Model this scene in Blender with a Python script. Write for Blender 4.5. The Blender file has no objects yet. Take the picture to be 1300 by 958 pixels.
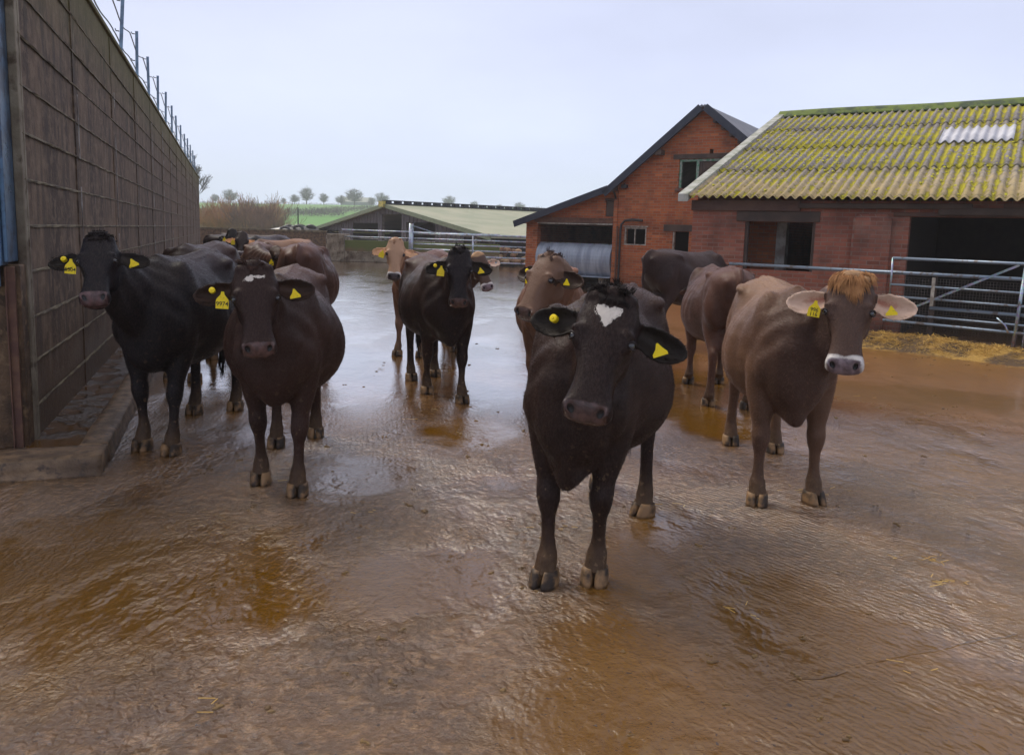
import bpy, math, random
import numpy as np
from mathutils import Vector, Matrix, noise
random.seed(7); np.random.seed(7)
R = math.radians
S = bpy.context.scene
COL = S.collection

# ------------------------------------------------------------------ camera
cam_d = bpy.data.cameras.new('camera'); cam = bpy.data.objects.new('camera', cam_d); COL.objects.link(cam)
S.camera = cam
PITCH = math.atan(136/1000); ROLL = R(1.7)
_f = Vector((0, math.cos(PITCH), -math.sin(PITCH))); _u = Vector((0, math.sin(PITCH), math.cos(PITCH))); _r = Vector((1, 0, 0))
cr = _r*math.cos(ROLL) + _u*math.sin(ROLL); cu = -_r*math.sin(ROLL) + _u*math.cos(ROLL)
cam.matrix_world = Matrix(((cr.x, cu.x, -_f.x, 0), (cr.y, cu.y, -_f.y, 0), (cr.z, cu.z, -_f.z, 1.65), (0, 0, 0, 1)))
cam_d.sensor_width = 36; cam_d.lens = 36*1000/1300; cam_d.shift_y = -45/1300
cam_d.clip_start = 0.05; cam_d.clip_end = 4000

# ------------------------------------------------------------------ sky, sun, exposure
SUN_EL = 50; SUN_AZ = 308          # azimuth clockwise from +Y, where the light comes from
W = bpy.data.worlds.new('World'); S.world = W; W.use_nodes = True
nt = W.node_tree; nt.nodes.clear()
out = nt.nodes.new('ShaderNodeOutputWorld'); bg = nt.nodes.new('ShaderNodeBackground')
sky = nt.nodes.new('ShaderNodeTexSky'); sky.sky_type = 'NISHITA'; sky.sun_disc = False
sky.sun_elevation = R(SUN_EL); sky.sun_rotation = R(SUN_AZ); sky.dust_density = 4; sky.air_density = 1
tc = nt.nodes.new('ShaderNodeTexCoord'); sep = nt.nodes.new('ShaderNodeSeparateXYZ')
nt.links.new(tc.outputs['Generated'], sep.inputs[0])
cr_ = nt.nodes.new('ShaderNodeValToRGB'); e = cr_.color_ramp.elements
e[0].position = 0.0; e[0].color = (4.95, 5.55, 7.0, 1); e[1].position = 0.5; e[1].color = (3.95, 4.15, 5.5, 1); m2_ = e.new(.85); m2_.color = (5.9, 5.7, 5.8, 1)
m_ = e.new(0.2); m_.color = (4.35, 4.7, 6.2, 1)
nt.links.new(sep.outputs['Z'], cr_.inputs[0])
nz = nt.nodes.new('ShaderNodeTexNoise'); nz.inputs['Scale'].default_value = 1.7; nz.inputs['Detail'].default_value = 5
mp = nt.nodes.new('ShaderNodeMapping'); mp.inputs['Scale'].default_value = (1, 1, 3.2)
nt.links.new(tc.outputs['Generated'], mp.inputs[0]); nt.links.new(mp.outputs[0], nz.inputs[0])
mr = nt.nodes.new('ShaderNodeMapRange'); mr.inputs[1].default_value = .3; mr.inputs[2].default_value = .7; mr.inputs[3].default_value = .86; mr.inputs[4].default_value = 1.10
nt.links.new(nz.outputs[0], mr.inputs[0])
mu = nt.nodes.new('ShaderNodeMixRGB'); mu.blend_type = 'MULTIPLY'; mu.inputs[0].default_value = 1
nt.links.new(cr_.outputs[0], mu.inputs[1]); nt.links.new(mr.outputs[0], mu.inputs[2])
mx = nt.nodes.new('ShaderNodeMixRGB'); mx.inputs[0].default_value = .93
nt.links.new(sky.outputs[0], mx.inputs[1]); nt.links.new(mu.outputs[0], mx.inputs[2])
nt.links.new(mx.outputs[0], bg.inputs['Color']); bg.inputs['Strength'].default_value = 0.1
nt.links.new(bg.outputs[0], out.inputs[0])
sd = bpy.data.lights.new('sun', 'SUN'); so = bpy.data.objects.new('sun', sd); COL.objects.link(so)
sd.energy = 1.5; sd.angle = R(24); sd.color = (1, .92, .80)
az, el = R(SUN_AZ), R(SUN_EL)
so.rotation_euler = Vector((math.sin(az)*math.cos(el), math.cos(az)*math.cos(el), math.sin(el))).to_track_quat('Z', 'Y').to_euler()
so.location = (0, 0, 30)
S.view_settings.view_transform = 'Standard'; S.view_settings.look = 'None'
S.view_settings.exposure = 0.74; S.view_settings.gamma = 1; S.view_settings.use_curve_mapping = False
S.cycles.max_bounces = 6; S.cycles.volume_bounces = 1; S.cycles.use_denoising = True

# ------------------------------------------------------------------ helpers
def tag(o, label=None, cat=None, group=None, kind=None):
    for k, v in (('label', label), ('category', cat), ('group', group), ('kind', kind)):
        if v: o[k] = v
    return o
def empty(name, loc=(0, 0, 0), rz=0, **k):
    o = bpy.data.objects.new(name, None); COL.objects.link(o); o.location = loc; o.rotation_euler = (0, 0, rz)
    o.empty_display_size = .2
    return tag(o, **k)
class MB:
    def __init__(s): s.v = []; s.f = []; s.mi = []; s.cur = 0
    def add(s, vs, fs):
        b = len(s.v); s.v += [tuple(map(float, p)) for p in vs]; s.f += [tuple(b+i for i in f) for f in fs]; s.mi += [s.cur]*len(fs); return s
    def box(s, x0, x1, y0, y1, z0, z1, top=None):
        # top = (z at x0, z at x1) lets the top slope
        ta, tb = top if top else (z1, z1)
        return s.add([(x0, y0, z0), (x1, y0, z0), (x1, y1, z0), (x0, y1, z0), (x0, y0, ta), (x1, y0, tb), (x1, y1, tb), (x0, y1, ta)],
              [(3, 2, 1, 0), (4, 5, 6, 7), (0, 1, 5, 4), (1, 2, 6, 5), (2, 3, 7, 6), (3, 0, 4, 7)])
    def beam(s, a, b, w, h, up=(0, 0, 1)):
        a = Vector(a); b = Vector(b); d = (b-a).normalized(); r = d.cross(Vector(up))
        if r.length < 1e-4: r = d.cross(Vector((0, 1, 0)))
        r.normalize(); u = r.cross(d)
        vs = [p + r*(i*w/2) + u*(j*h/2) for p in (a, b) for i, j in ((-1, -1), (1, -1), (1, 1), (-1, 1))]
        return s.add(vs, [(0, 1, 2, 3), (7, 6, 5, 4), (0, 4, 5, 1), (1, 5, 6, 2), (2, 6, 7, 3), (3, 7, 4, 0)])
    def tube(s, pts, rad, n=8, cap=True):
        pts = [Vector(p) for p in pts]; N = len(pts)
        if not hasattr(rad, '__len__'): rad = [rad]*N
        ref = Vector((0, 0, 1)); vs = []; prev = None
        for i, p in enumerate(pts):
            d = (pts[min(i+1, N-1)] - pts[max(i-1, 0)])
            if d.length < 1e-9: d = Vector((0, 0, 1))
            d.normalize()
            if prev is None:
                r = d.cross(ref)
                if r.length < .1: r = d.cross(Vector((1, 0, 0)))
            else: r = prev - d*prev.dot(d)
            r.normalize(); prev = r; u = d.cross(r)
            rr = rad[i]; ra, rb = (rr if hasattr(rr, '__len__') else (rr, rr))
            for k in range(n):
                t = 2*math.pi*k/n; vs.append(p + r*math.cos(t)*ra + u*math.sin(t)*rb)
        fs = [(i*n+k, i*n+(k+1) % n, (i+1)*n+(k+1) % n, (i+1)*n+k) for i in range(N-1) for k in range(n)]
        if cap: fs += [tuple(range(n-1, -1, -1)), tuple((N-1)*n+k for k in range(n))]
        return s.add(vs, fs)
    def rings(s, rings, cap=True):
        n = len(rings[0]); vs = [p for r in rings for p in r]; N = len(rings)
        fs = [(i*n+k, i*n+(k+1) % n, (i+1)*n+(k+1) % n, (i+1)*n+k) for i in range(N-1) for k in range(n)]
        if cap: fs += [tuple(range(n-1, -1, -1)), tuple((N-1)*n+k for k in range(n))]
        return s.add(vs, fs)
    def ellipsoid(s, c, ax, nu=14, nv=9):
        c = np.array(c, float); A = [np.array(a, float) for a in ax]; rg = []
        for i in range(nv+1):
            ph = math.pi*(i+.02)/(nv+.04) if 0 < i < nv else math.pi*(.02 if i == 0 else .98)
            rg.append([c + A[2]*math.cos(ph) + math.sin(ph)*(A[0]*math.cos(2*math.pi*k/nu)+A[1]*math.sin(2*math.pi*k/nu)) for k in range(nu)])
        return s.rings(rg)
    def sphere(s, c, r, nu=12, nv=8): return s.ellipsoid(c, ((r, 0, 0), (0, r, 0), (0, 0, r)), nu, nv)
    def mesh(s, name, mats, smooth=False):
        me = bpy.data.meshes.new(name); me.from_pydata(s.v, [], s.f)
        for m in (mats if isinstance(mats, (list, tuple)) else [mats]): me.materials.append(m)
        if max(s.mi, default=0): me.polygons.foreach_set('material_index', s.mi)
        if smooth: me.polygons.foreach_set('use_smooth', [True]*len(me.polygons))
        me.update(); return me
    def build(s, name, mats, parent=None, smooth=False, fixn=True, bevel=0, **k):
        me = s.mesh(name, mats, smooth)
        if fixn:
            import bmesh
            bm = bmesh.new(); bm.from_mesh(me); bmesh.ops.recalc_face_normals(bm, faces=bm.faces); bm.to_mesh(me); bm.free()
        o = bpy.data.objects.new(name, me); COL.objects.link(o)
        if parent: o.parent = parent
        if bevel:
            b = o.modifiers.new('bevel', 'BEVEL'); b.width = bevel; b.segments = 2; b.limit_method = 'ANGLE'
        return tag(o, **k)
def dup(o, parent=None, loc=None, rz=None, scale=None, label=None):
    c = o.copy(); COL.objects.link(c)
    if parent is not None: c.parent = parent
    if loc is not None: c.location = loc
    if rz is not None: c.rotation_euler = (0, 0, rz)
    if scale is not None: c.scale = scale
    if label: c['label'] = label
    for ch in list(o.children): dup(ch, c)
    return c

# ------------------------------------------------------------------ materials
class NT:
    """tiny node helper"""
    def __init__(s, name):
        s.m = bpy.data.materials.new(name); s.m.use_nodes = True; s.t = s.m.node_tree
        s.b = s.t.nodes['Principled BSDF']; s.out = s.t.nodes['Material Output']; s._tc = None
    def n(s, typ, **k):
        x = s.t.nodes.new(typ)
        for a, v in k.items():
            if a in x.bl_rna.properties: setattr(x, a, v)
            else: x.inputs[a.replace('_', ' ')].default_value = v
        return x
    def l(s, a, b): s.t.links.new(a, b)
    def tc(s, w='Object'):
        if not s._tc: s._tc = s.n('ShaderNodeTexCoord')
        return s._tc.outputs[w]
    def put(s, val, sock):
        if hasattr(val, 'links') or hasattr(val, 'is_linked'): s.l(val, sock)
        else: sock.default_value = val
    def map(s, vec, scale=(1, 1, 1), rot=(0, 0, 0), loc=(0, 0, 0)):
        x = s.n('ShaderNodeMapping'); x.inputs['Scale'].default_value = scale; x.inputs['Rotation'].default_value = rot; x.inputs['Location'].default_value = loc
        s.l(vec, x.inputs[0]); return x.outputs[0]
    def noise(s, scale, vec=None, detail=4, rough=.55, dist=0, color=False):
        x = s.n('ShaderNodeTexNoise'); x.inputs['Scale'].default_value = scale; x.inputs['Detail'].default_value = detail
        x.inputs['Roughness'].default_value = rough; x.inputs['Distortion'].default_value = dist
        s.l(vec if vec is not None else s.tc(), x.inputs['Vector']); return x.outputs['Color' if color else 'Fac']
    def vor(s, scale, vec=None, feature='F1', out='Distance'):
        x = s.n('ShaderNodeTexVoronoi'); x.feature = feature; x.inputs['Scale'].default_value = scale
        s.l(vec if vec is not None else s.tc(), x.inputs['Vector']); return x.outputs[out]
    def wave(s, scale, vec, dist=0, detail=2, dscale=1):
        x = s.n('ShaderNodeTexWave'); x.inputs['Scale'].default_value = scale; x.inputs['Distortion'].default_value = dist
        x.inputs['Detail'].default_value = detail; x.inputs['Detail Scale'].default_value = dscale
        s.l(vec, x.inputs['Vector']); return x.outputs['Fac']
    def math(s, op, a, b=0.0, c=None, clamp=False):
        x = s.n('ShaderNodeMath'); x.operation = op; x.use_clamp = clamp
        s.put(a, x.inputs[0]); s.put(b, x.inputs[1])
        if c is not None: s.put(c, x.inputs[2])
        return x.outputs[0]
    def ramp(s, v, lo, hi, a=0.0, b=1.0, smooth=True):
        x = s.n('ShaderNodeMapRange'); x.interpolation_type = 'SMOOTHSTEP' if smooth else 'LINEAR'
        s.put(v, x.inputs[0]); x.inputs[1].default_value = lo; x.inputs[2].default_value = hi
        s.put(a, x.inputs[3]); s.put(b, x.inputs[4]); return x.outputs[0]
    def mix(s, f, a, b, mode='MIX'):
        x = s.n('ShaderNodeMixRGB'); x.blend_type = mode
        for v, i in ((f, 0), (a, 1), (b, 2)):
            if isinstance(v, tuple) and len(v) == 3: v = v+(1,)
            s.put(v, x.inputs[i])
        return x.outputs[0]
    def attr(s, name):
        x = s.n('ShaderNodeAttribute'); x.attribute_name = name; return x.outputs['Fac']
    def bump(s, h, strength=.3, dist=.01, prev=None):
        x = s.n('ShaderNodeBump'); x.inputs['Strength'].default_value = strength; x.inputs['Distance'].default_value = dist
        s.l(h, x.inputs['Height'])
        if prev is not None: s.l(prev, x.inputs['Normal'])
        return x.outputs[0]
    def set(s, color=None, rough=None, metal=None, normal=None, spec=None, **k):
        b = s.b
        if color is not None:
            if isinstance(color, tuple) and len(color) == 3: color = color+(1,)
            s.put(color, b.inputs['Base Color'])
        if rough is not None: s.put(rough, b.inputs['Roughness'])
        if metal is not None: s.put(metal, b.inputs['Metallic'])
        if spec is not None: s.put(spec, b.inputs['Specular IOR Level'])
        if normal is not None: s.l(normal, b.inputs['Normal'])
        for a, v in k.items(): s.put(v, b.inputs[a.replace('_', ' ')])
        return s.m
    def sep(s, vec):
        x = s.n('ShaderNodeSeparateXYZ'); s.l(vec, x.inputs[0]); return x.outputs
    def comb(s, a, b, c=0.0):
        x = s.n('ShaderNodeCombineXYZ'); s.put(a, x.inputs[0]); s.put(b, x.inputs[1]); s.put(c, x.inputs[2]); return x.outputs[0]

def basic(name, c1, c2=None, scale=6, rough=.7, metal=0, bump=.2, bscale=40, spec=.5, dirt=None):
    t = NT(name); c2 = c2 or tuple(x*.6 for x in c1)
    n = t.noise(scale, detail=6); col = t.mix(t.ramp(n, .35, .65), c1, c2)
    if dirt: col = t.mix(t.ramp(t.noise(scale*2.3, detail=8), .52, .66), col, dirt)
    nb = t.noise(bscale, detail=5)
    return t.set(color=col, rough=t.ramp(n, .3, .7, rough-.08, rough+.08), metal=metal, normal=t.bump(nb, bump, .01), spec=spec)

def brick_mat(name, c1, c2, mortar, grime=(.05, .035, .03), orange=None, pale=None):
    t = NT(name); x, y, z = t.sep(t.tc())[0:3]
    vec = t.comb(t.math('ADD', x, y), z)
    wob = t.noise(3.0, vec=t.tc(), detail=3, color=True)
    v2 = t.n('ShaderNodeVectorMath'); v2.operation = 'SCALE'; t.l(wob, v2.inputs[0]); v2.inputs['Scale'].default_value = .012
    v3 = t.n('ShaderNodeVectorMath'); v3.operation = 'ADD'; t.l(vec, v3.inputs[0]); t.l(v2.outputs[0], v3.inputs[1])
    b = t.n('ShaderNodeTexBrick'); t.l(v3.outputs[0], b.inputs['Vector'])
    for k, v in (('Scale', 1), ('Brick Width', .228), ('Row Height', .077), ('Mortar Size', .0085), ('Mortar Smooth', .25), ('Bias', -.15)): b.inputs[k].default_value = v
    b.inputs['Color1'].default_value = c1+(1,); b.inputs['Color2'].default_value = c2+(1,); b.inputs['Mortar'].default_value = mortar+(1,)
    col = b.outputs['Color']
    # single bricks paler or burnt
    vs = t.n('ShaderNodeTexWhiteNoise'); vs.noise_dimensions = '2D'
    fx = t.math('FLOOR', t.math('DIVIDE', t.math('ADD', x, y), .228)); fz = t.math('FLOOR', t.math('DIVIDE', z, .077))
    t.l(t.comb(fx, fz), vs.inputs['Vector'])
    rnd = vs.outputs['Value']; fac = b.outputs['Fac']; inv = t.math('SUBTRACT', 1.0, fac)
    col = t.mix(t.math('MULTIPLY', t.ramp(rnd, .82, .95), t.math('MULTIPLY', inv, .55)), col, tuple(v*.4 for v in c1))
    col = t.mix(t.math('MULTIPLY', t.ramp(rnd, .0, .12, 1.0, 0.0), t.math('MULTIPLY', inv, .45)), col, orange or tuple(min(1, v*1.7) for v in c1))
    if pale: col = t.mix(t.ramp(t.noise(.9, detail=7, rough=.65), .50, .66, 0.0, .55), col, pale)
    g = t.noise(1.3, detail=6); col = t.mix(t.ramp(g, .45, .72, 0.0, .55), col, grime)
    damp = t.ramp(t.math('ADD', z, t.math('MULTIPLY', t.noise(2.2, detail=5), .8)), .4, 1.1, .75, 0.0)
    col = t.mix(damp, col, (.06, .04, .028))
    fine = t.noise(60, detail=5); col = t.mix(.22, col, t.mix(fine, (.02, .012, .01), (.5, .4, .35)), 'OVERLAY')
    h = t.math('ADD', t.math('MULTIPLY', inv, 1.0), t.math('MULTIPLY', fine, .5))
    return t.set(color=col, rough=.85, normal=t.bump(h, .7, .01), spec=.3)

M = {}
M['brick_orange'] = brick_mat('orange_brick', (.50, .15, .05), (.36, .09, .035), (.34, .23, .16), orange=(.68, .25, .09))
M['brick_red'] = brick_mat('weathered_red_brick', (.38, .135, .085), (.25, .09, .062), (.30, .20, .16), orange=(.44, .17, .11), pale=(.33, .21, .16))
M['timber_dark'] = basic('aged_dark_timber', (.05, .035, .028), (.09, .065, .05), scale=3, rough=.85, bump=.5, bscale=25)
M['timber_brown'] = basic('damp_brown_timber', (.075, .038, .028), (.12, .07, .05), scale=3, rough=.8, bump=.5, bscale=25)
M['barge'] = basic('dark_blue_painted_board', (.012, .018, .035), (.03, .035, .05), rough=.6, bump=.2)
M['slate'] = basic('grey_slate_roof', (.11, .115, .13), (.2, .2, .22), scale=2, rough=.6, bump=.4, bscale=14)
M['green_paint'] = basic('flaking_green_paint', (.05, .22, .12), (.3, .34, .3), scale=14, rough=.7)
M['pale_frame'] = basic('dirty_cream_paint', (.42, .40, .34), (.2, .18, .15), scale=10, rough=.7)
M['white_wash'] = basic('peeling_whitewash', (.6, .58, .52), (.3, .24, .2), scale=6, rough=.9)
M['black_void'] = basic('shade_dark_interior', (.02, .017, .015), (.035, .03, .026), rough=.95)  # near-black colour stands in for the shade inside the buildings
M['rust_steel'] = basic('rusty_red_steel', (.10, .045, .032), (.17, .09, .055), scale=9, rough=.8, bump=.3)
M['straw_white'] = basic('grey_verge_trim', (.42, .42, .38), (.25, .26, .2), scale=5, rough=.85)
M['gutter'] = basic('black_rubber', (.012, .012, .014), (.03, .03, .03), rough=.4)
M['concrete'] = basic('stained_concrete', (.26, .22, .16), (.12, .09, .06), scale=2.5, rough=.85, bump=.4, bscale=50, dirt=(.07, .045, .025))
M['kerb'] = basic('worn_wet_kerb_concrete', (.20, .125, .065), (.09, .055, .03), scale=7, rough=.5, bump=.7, bscale=60, dirt=(.05, .03, .018), spec=.45)
M['mud_concrete'] = basic('mud_caked_concrete', (.13, .075, .038), (.055, .032, .018), scale=6, rough=.62, bump=.9, bscale=55, dirt=(.20, .125, .065), spec=.35)
def galv():
    t = NT('galvanised_steel'); n = t.vor(30, out='Color'); n2 = t.noise(3, detail=6)
    col = t.mix(.25, t.mix(t.ramp(n2, .35, .65), (.42, .46, .52), (.25, .29, .34)), n, 'OVERLAY')
    col = t.mix(t.ramp(t.noise(9, detail=8), .56, .68, 0.0, .8), col, (.10, .06, .035))
    return t.set(color=col, rough=t.ramp(n2, .3, .7, .3, .5), metal=.75, normal=t.bump(t.noise(50), .15, .005))
M['galv'] = galv()
def tankm():
    t = NT('galvanised_tank_sheet'); x, y, z = t.sep(t.tc())[0:3]
    n2 = t.noise(2, vec=t.map(t.tc(), (3, 1, .5)), detail=7)
    col = t.mix(t.ramp(n2, .3, .7), (.36, .41, .48), (.2, .24, .3))
    col = t.mix(t.ramp(t.noise(14, vec=t.map(t.tc(), (5, 1, .3)), detail=8), .58, .7, 0.0, .7), col, (.2, .16, .13))
    return t.set(color=col, rough=.5, metal=.15, normal=t.bump(t.noise(6), .2, .02))
M['tank'] = tankm()
M['blue_steel'] = (lambda t: t.set(color=t.mix(t.ramp(t.noise(7, detail=9, rough=.7), .45, .6, 0.0, .7), t.mix(t.noise(1.2, vec=t.map(t.tc(), (1, 1, .3))), (.05, .10, .17), (.13, .21, .32)), (.03, .03, .045)), rough=t.ramp(t.noise(4, detail=6), .3, .7, .25, .5), metal=.5, normal=t.bump(t.noise(12, detail=6), .25, .01)))(NT('blue_grey_painted_steel'))
M['gate_blue'] = (lambda t: t.set(color=t.mix(t.ramp(t.noise(11, detail=8), .52, .64, 0.0, .8), t.mix(t.noise(2), (.13, .18, .25), (.24, .30, .37)), (.10, .07, .05)), rough=.35, metal=.35, normal=t.bump(t.noise(40), .15, .004)))(NT('worn_blue_grey_tube'))
M['wire'] = basic('dull_wire', (.22, .2, .18), (.12, .1, .085), rough=.6, metal=.5)
M['post_blue'] = basic('fence_post_steel', (.17, .26, .36), (.1, .14, .2), rough=.5, metal=.4)
M['tag_yellow'] = (lambda t: t.set(color=t.mix(t.ramp(t.noise(60, detail=4), .58, .7, 0.0, .6), (.88, .66, .008), (.30, .20, .03)), rough=.42, spec=.4))(NT('yellow_tag_plastic'))
M['ink'] = basic('black_ink', (.012, .012, .012), rough=.6)
M['straw'] = basic('golden_straw', (.62, .40, .10), (.42, .25, .06), scale=3, rough=.7, bump=0)
M['dung'] = basic('dark_strawy_dung', (.10, .055, .02), (.2, .12, .04), scale=8, rough=.7, bump=.6, bscale=60)

# ground surfaces ---------------------------------------------------
CRK_M = .39; CRK_C = 2.28
def yard_material():
    t = NT('wet_slurry_concrete'); P = t.tc(); x, y, z = t.sep(P)[0:3]
    big = t.noise(.38, detail=4, rough=.6); med = t.noise(1.9, detail=7, rough=.62, dist=.4); fine = t.noise(16, detail=6, rough=.65); flow = t.noise(5.5, vec=t.map(P, (1, .45, 1), (0, 0, R(-25))), detail=7, rough=.65, dist=.8)
    def blob(cx, cy, rx, ry, rot=0):
        c, s_ = math.cos(rot), math.sin(rot)
        dx = t.math('SUBTRACT', x, cx); dy = t.math('SUBTRACT', y, cy)
        u = t.math('DIVIDE', t.math('ADD', t.math('MULTIPLY', dx, c), t.math('MULTIPLY', dy, s_)), rx)
        v = t.math('DIVIDE', t.math('SUBTRACT', t.math('MULTIPLY', dy, c), t.math('MULTIPLY', dx, s_)), ry)
        r2 = t.math('ADD', t.math('MULTIPLY', u, u), t.math('MULTIPLY', v, v))
        return t.math('SUBTRACT', 1.0, r2, clamp=True)
    f = blob(-2.1, 3.35, 1.9, 1.25, .35)
    for b in ((-.55, 3.6, .8, .6, .3), (-1.0, 5.2, .5, .8), (.55, 2.6, .75, 1.2, -.1), (1.2, 3.1, .8, 1.3, .35), (-.3, 6.4, .5, .7, 0), (1.75, 7.3, .5, 1.3, .3),
              (3.8, 8.9, 3.2, 1.0, -.35), (.75, 3.9, .4, 1.0, -.3)):
        f = t.math('MAXIMUM', f, blob(*b))
    dn = t.math('ADD', t.math('MULTIPLY_ADD', med, 1.9, -.95), t.math('MULTIPLY_ADD', flow, .7, -.35))
    pm = t.ramp(t.math('ADD', f, dn), -.05, .95)
    pm2 = t.ramp(t.math('ADD', t.math('MULTIPLY', big, 1.2), t.math('MULTIPLY', flow, .5)), .83, 1.05, 0.0, .7)
    mud = t.math('MAXIMUM', pm, pm2)
    slurry = t.mix(flow, (.095, .042, .0012), (.155, .070, .003))
    film = t.mix(t.ramp(med, .35, .65), (.170, .082, .026), (.090, .042, .012))
    film = t.mix(t.ramp(fine, .45, .7, 0.0, .6), film, (.38, .21, .085))
    dry = t.ramp(t.math('ADD', t.math('ADD', t.math('MULTIPLY', x, .55), t.math('MULTIPLY', y, .5)), t.math('MULTIPLY', med, 1.4)), 5.9, 7.3)
    dry = t.math('MULTIPLY', dry, t.ramp(x, 1.6, 3.2))
    film = t.mix(t.math('MULTIPLY', dry, .7), film, t.mix(flow, (.30, .135, .03), (.17, .07, .018)))
    col = t.mix(mud, film, slurry)
    spk = t.ramp(t.noise(38, detail=3), .64, .70, 0.0, .75)
    col = t.mix(spk, col, (.03, .016, .01))
    def grooves(ang, sc, d):
        v = t.map(P, (1, 1, 1), (0, 0, ang)); return t.wave(sc, v, dist=d, detail=5, dscale=2.2)
    ga = grooves(R(-40), 8.5, 5.5); gb = grooves(R(-10), 7.5, 8.0)
    sel = t.ramp(t.math('ADD', x, t.math('MULTIPLY', big, 1.6)), .5, 1.9)
    gr = t.math('ADD', t.math('MULTIPLY', ga, sel), t.math('MULTIPLY', gb, t.math('SUBTRACT', 1.0, sel)))
    patch = t.ramp(t.noise(.9, detail=4), .38, .62, .15, 1.0)
    gamp = t.math('MULTIPLY', t.math('MULTIPLY', t.math('SUBTRACT', 1.0, t.math('MULTIPLY', mud, .85)), t.ramp(y, 5, 11, 1.0, .15)), patch)
    trod = t.vor(8, vec=t.map(P, (1, 1, 1), (0, 0, .5)), feature='SMOOTH_F1'); trodm = t.ramp(t.noise(.6, detail=3), .42, .6)
    grit = t.noise(48, detail=5, rough=.7)
    h = t.math('MULTIPLY', t.math('MULTIPLY', gr, gamp), .30)
    h = t.math('ADD', h, t.math('MULTIPLY', med, .8))
    h = t.math('ADD', h, t.math('MULTIPLY', flow, t.ramp(mud, 0, 1, .62, .42)))
    h = t.math('ADD', h, t.math('MULTIPLY', fine, t.ramp(mud, 0, 1, 1.0, .26)))
    h = t.math('ADD', h, t.math('MULTIPLY', grit, t.ramp(mud, 0, 1, .50, .06)))
    h = t.math('ADD', h, t.math('MULTIPLY', t.math('MULTIPLY', trod, trodm), .30))
    calm = t.ramp(t.noise(1.3, vec=t.map(P, (1, .6, 1), (0, 0, .4)), detail=5, rough=.6), .46, .66, 1.0, .30); h = t.math('MULTIPLY', h, calm)
    j1 = t.math('ABSOLUTE', t.math('SUBTRACT', t.math('ADD', t.math('MULTIPLY', x, CRK_M), t.math('MULTIPLY', t.noise(2.5, detail=5), .16)), t.math('SUBTRACT', y, CRK_C)))
    crack = t.math('MULTIPLY', t.ramp(j1, .002, .009, 1.0, 0.0), t.ramp(x, .9, 1.3)); crack = t.math('MULTIPLY', crack, t.ramp(med, .4, .6, .0, .8))
    h = t.math('SUBTRACT', h, t.math('MULTIPLY', crack, .5)); col = t.mix(t.math('MULTIPLY', crack, .5), col, (.05, .03, .02))
    bs = t.ramp(y, 2.8, 8.5, 1.0, .08); nbn = t.n('ShaderNodeBump'); nbn.inputs['Distance'].default_value = .034; t.l(bs, nbn.inputs['Strength']); t.l(h, nbn.inputs['Height']); nb = nbn.outputs[0]
    rough = t.mix(mud, t.ramp(fine, .3, .7, .03, .12), t.ramp(med, .3, .7, .06, .12))
    rough = t.mix(t.math('MULTIPLY', dry, .6), rough, (.5, .5, .5))
    t.set(color=col, rough=rough, normal=nb, spec=t.ramp(mud, 0, 1, 1.0, .5))
    t.put(t.math('MULTIPLY', t.ramp(dry, 0, 1, 1.0, .35), t.ramp(pm, 0, 1, 1.0, .45)), t.b.inputs['Coat Weight']); t.put(t.mix(mud, t.ramp(med, .3, .7, .03, .10), (.05,)*3), t.b.inputs['Coat Roughness']); t.b.inputs['Coat IOR'].default_value = 1.6; t.l(nb, t.b.inputs['Coat Normal'])
    return t.m
M['yard'] = yard_material()
def grass_mat():
    t = NT('field_grass'); n = t.noise(.02, detail=6); n2 = t.noise(.4, detail=5)
    return t.set(color=t.mix(t.ramp(n, .35, .65), t.mix(n2, (.085, .23, .04), (.12, .28, .06)), (.14, .24, .07)), rough=.9, spec=.2)
M['grass'] = grass_mat()
M['soil'] = basic('rough_grass_soil', (.09, .085, .04), (.06, .08, .025), scale=.3, rough=.95)

# ------------------------------------------------------------------ ground, yard, fields
def sheet(name, fn, xs, ys, mat, **k):
    mb = MB(); nx, ny = len(xs), len(ys)
    mb.add([(x, y, fn(x, y)) for y in ys for x in xs], [(j*nx+i, j*nx+i+1, (j+1)*nx+i+1, (j+1)*nx+i) for j in range(ny-1) for i in range(nx-1)])
    return mb.build(name, mat, smooth=True, fixn=False, **k)
def lin(a, b, n): return list(np.linspace(a, b, n))
def terrain(x, y):
    if y < 90: return -.02 if y < 75 else -.02-.5*(y-75)/15
    h = -.52
    t = min(1, max(0, (y-110)/300)); h += 14.0*(t*t*(3-2*t))
    h += 1.3*math.sin(x*.011+1)*min(1, (y-90)/200) + 7*max(0, min(1, (y-520)/500))
    return h
sheet('ground', terrain, lin(-900, 900, 90), [-30, 0, 30, 60, 75, 90]+lin(110, 560, 40)+[650, 800, 1000, 1500], M['grass'], kind='structure')
sheet('yard', lambda x, y: 0.0, lin(-45, 40, 12), lin(-4, 74, 12), M['yard'], kind='structure')

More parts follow.
